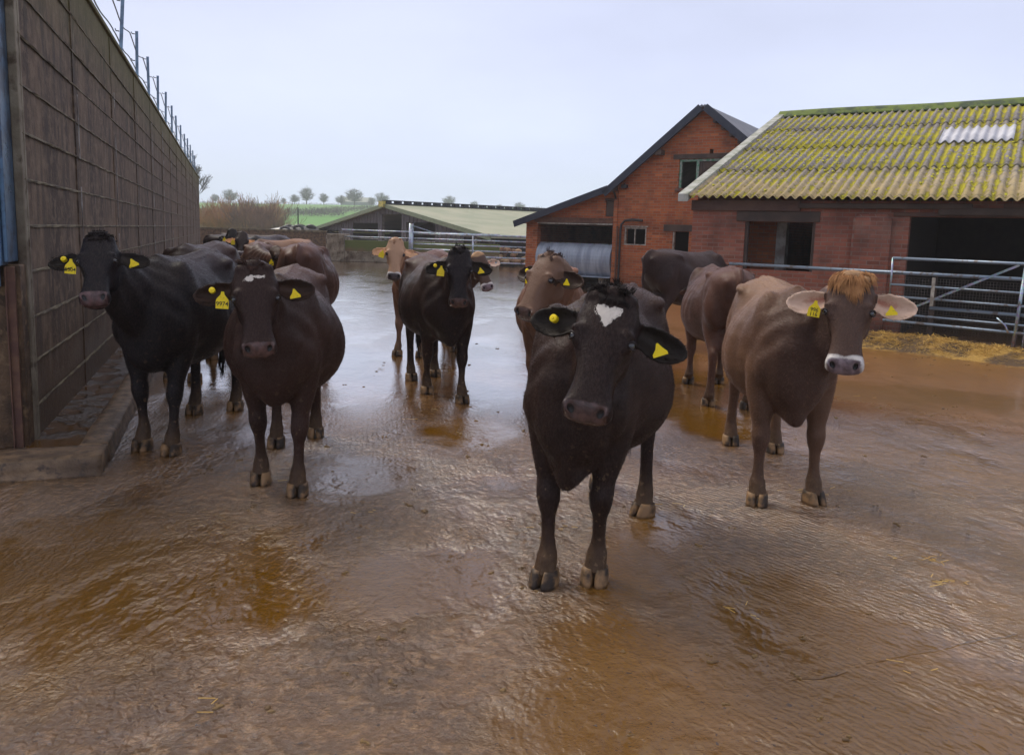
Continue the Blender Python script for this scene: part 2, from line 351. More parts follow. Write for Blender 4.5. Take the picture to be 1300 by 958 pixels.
# ------------------------------------------------------------------ long concrete wall (left)
WRZ = math.atan2(.339, .941)
wall = empty('concrete_wall', (-3.506, 5.675, 0), WRZ, label='tall dark panelled concrete wall streaked with algae on the left of the yard', cat='wall')
def wallmat():
    t = NT('streaked_panel_concrete'); P = t.tc(); x, y, z = t.sep(P)[0:3]
    st = t.noise(1.1, vec=t.map(P, (1, 2.2, .35)), detail=9, rough=.68); st2 = t.noise(9, vec=t.map(P, (1, 2, .12)), detail=6, rough=.7, dist=.3); bl = t.noise(7, detail=8, rough=.7)
    col = t.mix(t.ramp(st, .36, .66), (.045, .027, .017), (.155, .100, .062)); col = t.mix(t.ramp(bl, .45, .62, 0.0, .5), col, (.24, .165, .11))
    col = t.mix(t.math('MULTIPLY', t.ramp(st2, .58, .72, 0.0, .8), t.ramp(t.noise(.8, detail=4), .42, .6)), col, (.42, .36, .31))
    col = t.mix(t.ramp(t.noise(3, vec=t.map(P, (1, 1.6, .3)), detail=7), .5, .66, 0.0, .65), col, (.035, .024, .018))
    al = t.ramp(t.math('ADD', z, t.math('MULTIPLY', st2, 1.3)), 3.6, 4.9); col = t.mix(t.math('MULTIPLY', al, .7), col, t.mix(st2, (.15, .14, .02), (.08, .075, .02)))
    md = t.ramp(t.math('ADD', z, t.math('MULTIPLY', t.noise(3, detail=7), .7)), .55, 1.15, 1.0, 0.0)
    col = t.mix(md, col, t.mix(t.noise(22, detail=6), (.035, .02, .012), (.15, .085, .04)))
    h = t.math('ADD', t.noise(30, detail=6), t.math('MULTIPLY', t.noise(9, detail=5), t.ramp(md, 0, 1, .4, 1.6)))
    return t.set(color=col, rough=t.ramp(md, 0, 1, .8, .5), normal=t.bump(h, .55, .012), spec=.35)
M['wall'] = wallmat()
M['ledge'] = basic('lichened_joint', (.16, .125, .065), (.075, .056, .038), scale=6, rough=.85, bump=.4)
M['streak'] = basic('pale_joint_mortar', (.40, .38, .36), (.15, .12, .1), scale=7, rough=.85, bump=.4)
L_WALL = 36.5; joints = [.29, .62, .945, 1.28, 1.61, 1.94, 2.27, 2.6, 2.94, 3.25, 3.58]; posts = [2.2, 4.9, 7.6, 10.25]+[10.25+2.65*i for i in range(1, 10)]
edges_ = [0]+posts+[L_WALL]
for a, b in zip(edges_, edges_[1:]):
    mb = MB(); zz = [0]+joints+[3.97]
    for z0, z1 in zip(zz, zz[1:]):
        o_ = random.uniform(-.006, .006)
        mb.box(-.22, o_, a+.004, b-.004, z0+.004, z1-.004)
    mb.box(-.20, -.02, a+.001, b-.001, 0, 3.96)
    mb.build('panel', M['wall'], wall, bevel=.004)
for j in joints:
    mb = MB(); ys = lin(.02, L_WALL, 240); 
    rg = [[(.004, y, j-.010), (.012+random.uniform(-.006, .006), y, j-.010+random.uniform(-.003, .003)), (.013+random.uniform(-.006, .006), y, j+.003), (.004, y, j+.012)] for y in ys]
    mb.rings(rg); mb.build('joint_ledge', M['ledge'], wall)
for i, p in enumerate(posts):
    mb = MB(); mb.box(-.02, .008, p-.03, p+.03, .02, 3.95); mb.build('joint_post', M['wall'], wall)
    if i < 6:
        mb = MB()
        for q in range(7):
            z0 = random.uniform(.9, 3.5); mb.box(.03, .034, p-.012, p+.010+random.uniform(0, .014), z0, z0+random.uniform(.12, .5))
        mb.build('joint_mortar', M['streak'], wall)
mb = MB(); mb.box(-.26, .03, -.02, L_WALL, 3.965, 4.02); mb.build('coping', M['wall'], wall, bevel=.01)
# return face with steel sheeting, towards the left edge
mb = MB(); mb.box(-3.2, -.002, -.20, -.005, 0, 1.34); mb.build('end_face', M['mud_concrete'], wall, bevel=.01)
mb = MB(); mb.box(-.085, -.028, -.235, -.202, 0, 1.33); mb.box(-.085, -.075, -.26, -.235, 0, 1.33); mb.build('corner_angle', M['rust_steel'], wall, bevel=.004)
mb = MB(); mb.box(-.045, .012, -.03, .05, 0, 4.0); mb.box(-.002, .016, .05, .09, .0, 3.99); mb.build('corner_post', M['concrete'], wall, bevel=.006)
mb = MB(); mb.box(-3.2, -.08, -.30, -.18, 1.34, 4.3); mb.box(-3.2, -.08, -.34, -.30, 1.34, 1.345)
mb.build('steel_sheet', M['blue_steel'], wall, bevel=.012)
mb = MB(); mb.box(-.13, -.075, -.34, -.17, 1.34, 4.3); mb.box(-.075, -.045, -.30, -.02, 1.36, 4.3); mb.build('steel_column', M['blue_steel'], wall, bevel=.008)
mb = MB(); mb.box(-.42, -.095, -.315, -.301, 1.20, 1.42); mb.build('base_plate', M['blue_steel'], wall, bevel=.003)
mb = MB(); mb.tube([(-.18, -.315, 1.27), (-.18, -.335, 1.27)], .018, 6); mb.build('bolt', M['rust_steel'], wall)

# wire fence on top of the wall: every post a thing, the wires another
wposts = [4.05, 6.9, 9.2, 11.45, 13.6, 15.9, 18.3, 20.5, 22.9, 25.6, 27.2, 29.8, 32.4, 35.0]
def wl(x, y, z):  # wall frame to world
    c, s = math.cos(WRZ), math.sin(WRZ); return Vector((-3.506+x*c-y*s, 5.675+x*s+y*c, z))
wp = None; tops = []
for i, y in enumerate(wposts):
    lab = ['leaning steel fence post on the wall top, second from the front of its row'] if i == 1 else []
    if wp is None:
        wp = empty('fence_post', wl(-.1, y, 4.02), WRZ, label='nearest steel fence post on the wall top, cut off by the picture edge', cat='post', group='steel fence posts along the wall top')
        m1 = MB(); m1.box(-.025, .025, -.006, .0, 0, .95); m1.box(-.025, -.018, 0, .04, 0, .95); m1.build('angle_iron', M['post_blue'], wp)
        for zz in (.9, .45):
            m2 = MB(); m2.tube([(-.03, 0, zz), (-.075, 0, zz), (-.085, 0, zz+.03)], .009, 6); m2.build('insulator', M['gutter'], wp)
        c = wp
    else:
        nth = ['', 'leaning', 'third', 'fourth', 'fifth', 'sixth', 'seventh', 'eighth', 'ninth', 'tenth', 'eleventh', 'twelfth', 'thirteenth', 'farthest'][i]
        c = dup(wp, loc=wl(-.1, y, 4.02), rz=WRZ, label=(f'{nth} steel fence post on the wall top' + ('' if i in (13,) else ', second from the front' if i == 1 else ', counted from the front')))
        c.rotation_euler = (R(random.uniform(-2, 2)), R(random.uniform(-2, 2)) if i != 1 else R(3), WRZ)
        if i == 1: c.rotation_euler[0] = R(-7)
    tops.append(y)
mb = MB()
for a, b in zip([1.0]+wposts, wposts):
    if a == b: continue
    for zz, sag in ((4.92, .11), (4.47, .03)):
        pts = [wl(-.185, a+(b-a)*t, zz - sag*4*t*(1-t) + .02*math.sin(t*9)) for t in lin(0, 1, 10)]
        mb.tube(pts, .010, 5)
mb.build('fence_wire', M['gutter'], None, label='two slack black wires strung between the posts on the wall top', cat='wire')

# kerb round the gutter at the wall foot
def rough_box(mb, a, b, w, h, n=40, z0=0, jit=.012, seed=0):
    rnd = random.Random(seed); a = Vector(a); b = Vector(b); d = (b-a).normalized(); r = Vector((d.y, -d.x, 0)); rg = []
    for i in range(n+1):
        p = a.lerp(b, i/n); s0 = i/n*(b-a).length; j = lambda k: .006*noise.noise(Vector((s0*4, k*7.1, seed)))+.004*noise.noise(Vector((s0*17, k*7.1, seed)))
        pr = [(-.5, 0), (-.5, .45), (-.49, .90), (-.45, .985), (-.2, 1.0), (.15, 1.0), (.42, .985), (.475, .90), (.49, .45), (.50, .12), (.56, 0)]
        rg.append([p + r*(u*w + j(k)*2) + Vector((0, 0, z0 + v*h + (j(k+.5) if v > .1 else 0))) for k, (u, v) in enumerate(pr)])
    mb.rings(rg)
kerb = empty('kerb', (-3.506, 5.675, 0), WRZ, kind='structure')
mb = MB(); rough_box(mb, (.46, -.56, 0), (.46, 30, 0), .19, .125, 300, seed=1); mb.build('kerb_run', M['kerb'], kerb, smooth=True)
mb = MB(); rough_box(mb, (-2.4, -.73, -.002), (.555, -.73, -.002), .34, .13, 60, seed=2, jit=.015); mb.build('kerb_end', M['kerb'], kerb, smooth=True)
def gutter_mat():
    t = NT('slurry_in_gutter'); n = t.noise(3.2, detail=6); f = t.noise(25, detail=6); pm = t.ramp(n, .45, .56)
    col = t.mix(pm, t.mix(f, (.03, .018, .012), (.12, .08, .05)), (.10, .045, .008))
    h = t.math('ADD', t.math('MULTIPLY', f, t.ramp(pm, 0, 1, 1.0, .03)), t.math('MULTIPLY', n, t.ramp(pm, 0, 1, 1.0, 0.0)))
    return t.set(color=col, rough=t.mix(pm, (.22,)*3, (.04,)*3), normal=t.bump(h, 1, .03), spec=.6)
M['gutter_muck'] = gutter_mat()
mb = MB(); mb.add([(-2.4, -.6, .05), (.4, -.6, .05), (.4, 30, .05), (.0, 30, .05), (0.0, -.0, .05), (-2.4, 0, .05)], [(0, 1, 4, 5), (1, 2, 3, 4)])
mb.build('gutter_slurry', M['gutter_muck'], kerb, fixn=False)
# ------------------------------------------------------------------ walls with openings
def holed_wall(mb, us, top, v0, v1, holes, z0=0):
    """us: breakpoints along the wall; top: function of u; holes: (ua, ub, za, zb)"""
    br = sorted(set([round(u, 4) for u in us] + [round(h[i], 4) for h in holes for i in (0, 1) if us[0] < h[i] < us[-1]]))
    for a, b in zip(br, br[1:]):
        mid = (a+b)/2; hs = sorted([(h[2], h[3]) for h in holes if h[0] <= mid <= h[1]]); z = z0
        for za, zb in hs:
            if za > z+.001: mb.box(a, b, v0, v1, z, za)
            z = zb
        mb.box(a, b, v0, v1, z, top(mid), top=(top(a), top(b)))
BRZ = math.atan2(-.538, .843)

# ------------------------------------------------------------------ brick house with catslide lean-to
house = empty('brick_farm_building', (3.076, 24.077, 0), BRZ, label='orange brick gabled farm building with a sloping lean-to on its left', cat='building')
zp, up = 5.30, 2.56; sl = (zp-3.24)/up; slb = (3.24-2.10)/3.3
topf = lambda u: (zp - sl*abs(u-up)) if u >= 0 else 3.24 + slb*u
UR = 4.40
holes = [(1.86, 3.28, 3.12, 3.93), (.24, .96, 1.44, 1.98), (1.77, 2.27, 1.2, 1.88), (2.73, 2.84, 4.06, 4.19)]
mb = MB(); holed_wall(mb, [0, up, UR], topf, 0, .26, holes); mb.build('gable_wall', M['brick_orange'], house)
mb = MB(); holed_wall(mb, [-3.24, 0], topf, .02, .24, [(-2.82, -.10, 0.0, 2.08), (-.42, -.13, 2.28, 2.76)])
mb.build('lean_to_wall', M['brick_orange'], house)
mb = MB(); mb.box(-.13, -.001, -.03, .27, 0, 3.18); mb.build('corner_pier', M['brick_orange'], house)
mb = MB(); mb.box(-3.24, -3.02, .24, 9, 0, 2.05); mb.box(UR-.24, UR, .26, 4, 0, 3.2)
holed_wall(mb, [-3.24, 0, UR], lambda u: min(topf(u), topf(u)), 9.0, 9.2, [(-1.05, -.62, 1.55, 2.1), (-2.3, -1.9, .9, 1.3)]); mb.build('rear_wall', M['brick_red'], house)
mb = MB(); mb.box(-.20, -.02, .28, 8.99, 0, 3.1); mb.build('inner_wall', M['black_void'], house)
mb = MB(); mb.box(-3.0, UR-.25, .3, 8.9, 2.0, 2.06); mb.build('loft_floor', M['timber_dark'], house)
def roof_slab(mb, a, b, v0, v1, th):     # a,b = (u,z)
    (ua, za), (ub, zb) = a, b; L = math.hypot(ub-ua, zb-za); nu, nz_ = -(zb-za)/L*th, (ub-ua)/L*th
    if nz_ < 0: nu, nz_ = -nu, -nz_
    mb.add([(ua, v0, za), (ub, v0, zb), (ub, v1, zb), (ua, v1, za), (ua+nu, v0, za+nz_), (ub+nu, v0, zb+nz_), (ub+nu, v1, zb+nz_), (ua+nu, v1, za+nz_)],
           [(3, 2, 1, 0), (4, 5, 6, 7), (0, 1, 5, 4), (1, 2, 6, 5), (2, 3, 7, 6), (3, 0, 4, 7)])
mb = MB(); roof_slab(mb, (-.12, 3.24-.12*sl+.03), (up, zp+.02), -.28, 9.4, .07); roof_slab(mb, (up, zp+.02), (UR+.02, topf(UR+.02)+.02), -.28, 9.4, .07)
roof_slab(mb, (-3.46, 2.10-.22*slb), (-.10, 3.17), -.26, 9.3, .07)
mb.build('roof', M['slate'], house)
# slate courses
mb = MB()
for k in range(22):
    u = up + (UR-up)*k/22; mb.box(u, u+.10, -.26, 9.38, 0, .012)
    for q in range(8): pass
vs = []
mb = MB()
for k in range(1, 20):
    u0 = up+.005+k*.11
    if u0+.1 > UR: break
    roof_slab(mb, (u0, topf(u0)+.118), (u0+.115, topf(u0+.115)+.104), -.27, 9.39, .008)
mb.build('slate_course', M['slate'], house)
mb = MB()
for a, b in (((-.30, 3.02-.03), (up, zp+.04)), ((up, zp+.04), (UR, topf(UR)+.04)), ((-3.5, 2.02), (-.2, 3.12))):
    roof_slab(mb, (a[0], a[1]-.12), (b[0], b[1]-.12), -.31, -.275, .20)
mb.build('bargeboard', M['barge'], house)
for u in (-.12, 1.3): mb = MB(); mb.box(u-.1, u+.1, -.28, .05, topf(max(u, .05))-.24, topf(max(u, .05))-.10); mb.build('purlin_end', M['timber_dark'], house)
for k in range(6): mb = MB(); u = 2.9+k*.24; mb.box(u-.04, u+.04, -.27, .02, topf(u)-.16, topf(u)-.07); mb.build('rafter_end', M['timber_dark'], house)
mb = MB(); mb.box(1.68, 3.45, -.03, .1, 3.935, 4.06); mb.build('upper_lintel', M['timber_dark'], house)
mb = MB(); mb.box(1.78, 3.3, -.05, .1, 3.02, 3.115); mb.build('upper_sill', M['rust_steel'], house)
w = MB(); w.box(1.865, 1.93, .03, .10, 3.125, 3.925); w.box(1.93, 3.27, .03, .10, 3.86, 3.925); w.box(2.36, 2.44, .03, .10, 3.125, 3.86); w.box(3.2, 3.27, .03, .1, 3.125, 3.86)
wf = w.build('loft_window', M['green_paint'], house)
w = MB()
for k in range(8): w.box(2.442+k*.094, 2.53+k*.094, .055, .075, 3.13, 3.855)
w.build('shutter', M['timber_dark'], wf)
w = MB(); w.box(.245, .29, .02, .1, 1.445, 1.975); w.box(.91, .955, .02, .1, 1.445, 1.975); w.box(.29, .91, .02, .1, 1.93, 1.975); w.box(.29, .91, .02, .1, 1.445, 1.48); w.box(.56, .585, .03, .09, 1.48, 1.93); w.box(.22, 1.0, -.04, .02, 1.985, 2.02)
w.build('small_window', M['pale_frame'], house)
w = MB(); w.box(1.775, 1.82, .02, .12, 1.2, 1.87); w.build('doorway_frame', M['pale_frame'], house)
w = MB(); w.box(1.5, 2.45, -.03, .08, 1.885, 2.07); w.build('doorway_lintel', M['timber_dark'], house)
w = MB(); w.box(-.40, -.37, .03, .12, 2.29, 2.75); w.box(-.18, -.15, .03, .12, 2.29, 2.75); w.box(-.44, -.10, -.01, .06, 2.765, 2.82); w.box(-.37, -.18, .03, .06, 2.29, 2.74)
w.build('hatch', M['timber_dark'], house)
w = MB(); w.box(-2.9, -.14, -.04, .1, 2.085, 2.23); w.box(-2.9, -.14, -.07, -.04, 2.20, 2.235); w.build('steel_lintel', M['rust_steel'], house)
w = MB(); w.box(-2.8, -.14, -.035, .03, 2.03, 2.065); w.build('opening_trim', M['pale_frame'], house)
w = MB(); w.tube([(.15, -.08, 0), (.15, -.08, 1.9), (.17, -.08, 2.05), (.27, -.08, 2.16), (.5, -.08, 2.2), (.85, -.08, 2.17)], .035, 8); w.build('black_pipe', M['gutter'], house)
w = MB(); w.tube([(.03, -.06, 0), (.03, -.06, 2.0)], .03, 8); w.build('downpipe', M['rust_steel'], house)
w = MB(); w.box(.13, .30, -.16, 0, 3.12, 3.22); w.tube([(.21, -.12, 3.22), (.21, -.05, 3.27), (.21, .0, 3.27)], .015, 6); w.build('wall_lamp', M['gutter'], house, bevel=.01)
w = MB(); w.tube([(-.06, -.30, 3.05), (-.04, -.2, 2.95), (-.06, -.08, 2.85), (-.06, -.08, 2.8)], .03, 8); w.build('rainwater_pipe', M['gutter'], house)
# galvanised tank in the opening
tk = empty('water_tank', (3.076, 24.077, 0), BRZ, label='long pale galvanised metal tank lying in the opening of the brick lean-to', cat='tank')
mb = MB(); prof = [(.25, .42)]+[(.60+.35*math.cos(a)*-1, .93+.5*math.sin(a)) for a in np.linspace(-1.2, 1.57, 14)]+[(1.1, 1.43), (1.15, .45)]
mb.rings([[(u, v-.35, z) for v, z in prof] for u in [-2.79, -2.4, -2.0, -1.6, -1.2, -.8, -.4, -.16]]); mb.build('tank_shell', M['tank'], tk, smooth=False)
mb = MB(); mb.box(-2.8, -.15, -.115+.3, -.05+.35, 1.425, 1.45); mb.build('rim', M['galv'], tk)
for u in (-2.5, -1.5, -.5): mb = MB(); mb.box(u-.08, u+.08, .05, .6, 0, .45); mb.build('support_block', M['concrete'], tk)

# ------------------------------------------------------------------ red brick barn with mossy corrugated roof
barn = empty('brick_barn', (3.584, 16.163, 0), BRZ, label='low red brick cattle barn with a moss covered corrugated roof on the right', cat='barn')
LB = 13.5; HS = 13.1
mb = MB()
holed_wall(mb, [0, LB], lambda u: 2.44, 0, .24, [(1.07, 2.39, 1.12, 2.04), (3.96, 11.5, 0.0, 2.17)])
mb.build('front_wall', M['brick_red'], barn)
mb = MB(); n = 12
pier = [(3.05, .0), (3.05, -.10), (3.1, -.13), (3.2, -.15), (3.37, -.16), (3.54, -.15), (3.64, -.13), (3.69, -.10), (3.69, .0)]
mb.rings([[(u, v-.001, z) for u, v in pier] for z in (0, 2.12)]+[[(3.37+(u-3.37)*.7, v*.7-.001, 2.2) for u, v in pier]]); mb.build('pier', M['brick_red'], barn)
rz = 5.02; ez = 2.50; SLP = (rz-ez)/6.9
mb = MB()
gt = lambda v: min(ez + SLP*(v+.3), rz - SLP*(v-6.6)) - .12
for (va, vb) in ((.24, 6.6), (6.6, 12.8)):
    mb.add([(0, va, 0), (.24, va, 0), (.24, vb, 0), (0, vb, 0), (0, va, gt(va)), (.24, va, gt(va)), (.24, vb, gt(vb)), (0, vb, gt(vb))], [(3, 2, 1, 0), (4, 5, 6, 7), (0, 1, 5, 4), (1, 2, 6, 5), (2, 3, 7, 6), (3, 0, 4, 7)])
mb.build('side_wall', M['brick_red'], barn)
mb = MB(); holed_wall(mb, [0, LB], lambda u: 2.4, 12.8, 13.0, [(7.5, 8.6, 1.2, 2.0)]); mb.box(LB-.24, LB, .24, 12.8, 0, 2.5)
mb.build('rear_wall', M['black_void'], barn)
mb = MB(); mb.box(.70, 1.36, 1.3, 1.5, 0, 2.35); mb.build('inner_brick_wall', M['brick_orange'], barn)
mb = MB(); mb.box(1.365, 1.56, 1.25, 1.49, 0, 2.3); mb.build('whitewashed_pillar', M['white_wash'], barn)
for z in (1.15, .8): mb = MB(); mb.box(.3, 3.6, .9, .94, z, z+.04); mb.build('inner_rail', M['gate_blue'], barn)
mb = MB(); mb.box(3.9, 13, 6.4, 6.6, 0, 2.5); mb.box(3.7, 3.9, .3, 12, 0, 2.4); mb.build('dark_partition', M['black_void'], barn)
mb = MB(); mb.box(.90, 2.46, -.03, .12, 2.045, 2.24); mb.build('window_lintel', M['timber_dark'], barn, bevel=.01)
for u in (1.07, 2.33): mb = MB(); mb.box(u, u+.058, .04, .12, 1.12, 2.04); mb.build('window_jamb', M['timber_dark'], barn)
mb = MB(); mb.box(-.02, 2.1, -.07, -.002, 2.245, 2.45); mb.box(5.35, LB, -.09, -.002, 2.18, 2.40); mb.box(3.7, 11.6, -.04, .2, 2.172, 2.24); mb.build('fascia_beam', M['timber_brown'], barn, bevel=.01)
mb = MB(); mb.box(2.08, 4.9, -.13, -.03, 2.30, 2.39); mb.box(4.4, 5.7, -.12, -.03, 2.20, 2.32); mb.build('eaves_plank', M['timber_dark'], barn, bevel=.01)
def roofmat():
    t = NT('mossy_fibre_cement'); P = t.tc(); n1 = t.noise(2.6, detail=8, rough=.7); n2 = t.noise(14, detail=6, rough=.7); x, y, z = t.sep(P)[0:3]
    ph = t.math('FRACT', t.math('DIVIDE', x, .165)); val = t.math('ABSOLUTE', t.math('SUBTRACT', ph, .5))    # .5 on crests, 0 in valleys
    base = t.mix(t.ramp(n2, .35, .65), (.30, .27, .24), (.17, .155, .16))
    lich = t.ramp(t.math('ADD', t.math('MULTIPLY', y, .16), t.math('MULTIPLY', n1, .9)), .35, .75, 1.0, 0.0)
    base = t.mix(t.math('MULTIPLY', lich, .8), base, t.mix(n2, (.55, .42, .20), (.36, .27, .12)))
    f = t.math('ADD', t.math('ADD', n1, t.math('MULTIPLY', n2, .55)), t.math('MULTIPLY', val, -.55))
    f = t.math('SUBTRACT', f, t.ramp(y, -.3, 2.2, .10, 0.0)); f = t.math('ADD', f, t.math('MULTIPLY_ADD', t.noise(.7, detail=3), .35, -.175)); moss = t.ramp(f, .58, .70)
    mc = t.mix(t.noise(30, detail=4), (.27, .26, .010), (.56, .48, .03))
    col = t.mix(t.math('MULTIPLY', moss, .92), base, mc)
    lap = t.math('FRACT', t.math('DIVIDE', t.math('ADD', y, .3), 1.725)); col = t.mix(t.ramp(lap, .0, .03, .65, 0.0), col, (.05, .05, .02))
    h = t.math('ADD', t.math('MULTIPLY', moss, t.math('ADD', .6, n2)), t.math('MULTIPLY', t.noise(50), .3))
    return t.set(color=col, rough=.92, normal=t.bump(h, .9, .02), spec=.2)
M['roof'] = roofmat()
M['newsheet'] = basic('pale_grey_new_sheet', (.55, .55, .58), (.42, .42, .46), scale=3, rough=.6)
def corr(mb, u0, u1, va, vb, za, zb, pitch=.165, amp=.03, per=8, th=.012, ea=0, eb=0):
    n = int(round((u1-u0)/pitch*per)); vs = []; sagf = lambda u: 0
    for lay in (0, 1):
        for k, (v, z) in enumerate(((va, za), ((va+vb)/2, (za+zb)/2), (vb, zb))):
            for i in range(n+1):
                u = u0+(u1-u0)*i/n; zz = z + amp*math.cos(2*math.pi*u/pitch) - lay*th
                if k == 0: zz += ea*(u/5.6)
                vs.append((u, v + (ea*(u/5.6)*2.0 if k == 0 else 0), zz))
    m = n+1; fs = [(k*m+i, k*m+i+1, (k+1)*m+i+1, (k+1)*m+i) for k in (0, 1) for i in range(n)]
    o2 = 3*m; fs += [(o2+k*m+i, o2+(k+1)*m+i, o2+(k+1)*m+i+1, o2+k*m+i+1) for k in (0, 1) for i in range(n)]
    fs += [(i, o2+i, o2+i+1, i+1) for i in range(n)]; fs += [(2*m+i, 2*m+i+1, o2+2*m+i+1, o2+2*m+i) for i in range(n)]
    mb.add(vs, fs)
for k in range(4):
    va, vb = -.3+1.725*k, -.3+1.725*(k+1)+.10; za = ez + SLP*(va+.3) + .014; zb = ez + SLP*(vb+.3) - .004
    mb = MB(); corr(mb, -.12, LB, va, vb, za, zb, ea=(-.06 if k == 0 else 0)); mb.build('roof_sheets', M['roof'], barn, smooth=True, fixn=False)
mb = MB(); corr(mb, -.12, LB, 6.62, 13.6, rz, rz-SLP*7, ea=0); mb.build('roof_sheets', M['roof'], barn, smooth=True, fixn=False)
mb = MB(); corr(mb, 4.0, 5.32, 3.15, 4.3, ez+SLP*3.45+.045, ez+SLP*4.6+.04); mb.build('replacement_sheet', M['newsheet'], barn, smooth=True, fixn=False)
mb = MB(); pts = [(u, 6.6, rz+.07+.012*math.sin(u*1.3)) for u in lin(-.15, LB, 30)]
mb.rings([[(p[0], 6.6+a, p[2]+b) for a, b in ((-.28, -.16), (-.2, -.10), (-.1, 0), (0, .05), (.1, 0), (.2, -.1), (.28, -.16), (0, -.06))] for p in pts]); mb.build('ridge_cap', (lambda t: t.set(color=t.mix(t.ramp(t.noise(3, detail=7), .4, .55), (.05, .07, .035), (.12, .16, .03)), rough=.9, normal=t.bump(t.noise(15), .6, .03)))(NT('dark_mossy_ridge')), barn, smooth=True)
mb = MB(); 
for s_ in (1, -1):
    f = (lambda v: v) if s_ == 1 else (lambda v: 13.2-v)
    mb.add([(-.20, f(-.36), ez-.10), (-.0, f(-.36), ez-.10), (-.0, f(6.6), rz-.08), (-.20, f(6.6), rz-.08), (-.20, f(-.36), ez+.06), (-.0, f(-.36), ez+.06), (-.0, f(6.6), rz+.065), (-.20, f(6.6), rz+.065)], [(3, 2, 1, 0), (4, 5, 6, 7), (0, 1, 5, 4), (1, 2, 6, 5), (2, 3, 7, 6), (3, 0, 4, 7)])
mb.build('verge_trim', M['straw_white'], barn, bevel=.01)
# loose moss cushions standing on the sheets
rnd = random.Random(3); mb = MB()
for i in range(3600):
    u = rnd.uniform(0, LB-1.5); v = rnd.uniform(-.25, 6.5)
    if noise.noise(Vector((u*1.1, v*1.1, 3))) + .25*noise.noise(Vector((u*4, v*4, 0))) < -.12+ .3*(rnd.random()-.5): continue
    if v < 1.3 and rnd.random() < .6: continue
    if 3.95 < u < 5.4 and 3.1 < v < 4.35: continue
    u = (math.floor(u/.165)+.5)*.165 + rnd.gauss(0, .035); zc = ez+SLP*(v+.3)+.03*math.cos(2*math.pi*u/.165)+.012; r = rnd.uniform(.012, .036)
    q = []
    for a in range(5): q.append((u+r*math.cos(a*1.2566), v+r*1.4*math.sin(a*1.2566), zc+SLP*r*1.4*math.sin(a*1.2566)-.004))
    q.append((u+rnd.uniform(-.01, .01), v, zc+r*rnd.uniform(.35, .7)))
    mb.add(q, [(a, (a+1) % 5, 5) for a in range(5)])
mb.build('moss', (lambda t: t.set(color=t.mix(t.noise(9, detail=5), (.22, .24, .008), (.55, .48, .03)), rough=.95, normal=t.bump(t.noise(60), .8, .01)))(NT('yellow_green_moss')), barn, smooth=True, fixn=False, kind='stuff')

# ------------------------------------------------------------------ rail fence and gate in front of the barn
FRZ = math.atan2(-1, 1)
def fobj(mb, name, mat, par, **k): return mb.build(name, mat, par, smooth=True, **k)
fo = (4.252, 15.418, 0)
fence = empty('rail_fence', fo, FRZ, label='long blue grey tubular rail fence with wire mesh in front of the brick barn', cat='fence')
mb = MB(); mb.tube([(-.1, .06, 1.215), (8.5, .06, 1.2)], .032, 10); fobj(mb, 'top_rail', M['gate_blue'], fence)
mb = MB(); mb.tube([(3.6, .06, .66), (8.5, .06, .65)], .03, 10); fobj(mb, 'middle_rail', M['gate_blue'], fence)
mb = MB()
for u in np.arange(2.98, 7.2, .045): mb.beam((u, .12, .02), (u, .12, 1.14), .0035, .0035)
for z in np.arange(.06, 1.15, .045): mb.beam((2.98, .117, z), (7.2, .117, z), .0035, .0035)
mb.build('wire_mesh', M['wire'], fence, fixn=False)
for u in (3.62, 4.98, 6.5, 8.2):
    mb = MB(); mb.box(u-.04, u+.04, .09, .115, 0, 1.25); mb.build('post', M['galv'] if u > 4 else M['timber_dark'], fence, bevel=.005)
mb = MB(); mb.box(2.9, 7.3, .16, .36, 0, .16); mb.build('kerb_plinth', M['mud_concrete'], fence, bevel=.02)
gate = empty('field_gate', fo, FRZ, label='tubular seven bar metal gate with a diagonal brace across the barn opening', cat='gate')
for z, r_, a in ((1.45, .026, 2.97), (1.01, .02, 2.97), (.81, .02, 3.0), (.52, .02, 3.2), (.40, .026, 2.9)):
    mb = MB(); mb.tube([(a, -.0, z), (6.9, .0, z-.02)], r_, 8); fobj(mb, 'bar', M['gate_blue'], gate)
mb = MB(); mb.tube([(2.97, 0, .82), (2.97, 0, 1.46)], .018, 8); fobj(mb, 'hanging_stile', M['galv'], gate)
mb = MB(); mb.tube([(4.84, -.0, .0), (4.90, 0, 1.43)], .028, 8); fobj(mb, 'stile', M['galv'], gate)
mb = MB(); mb.box(4.98, 5.05, -.03, .03, 0, 1.1); fobj(mb, 'slamming_post', M['galv'], gate)
mb = MB(); mb.beam((3.35, -.04, .64), (4.82, -.04, 1.42), .012, .035); mb.build('diagonal_brace', M['galv'], gate)
mb = MB(); mb.beam((3.65, -.045, .70), (3.65, -.045, 1.16), .05, .02); mb.build('bracket', M['pale_frame'], gate)
mb = MB(); mb.tube([(4.60, -.05, .60), (4.72, -.05, .50), (4.78, -.05, .38)], .016, 7); fobj(mb, 'latch', M['galv'], gate)

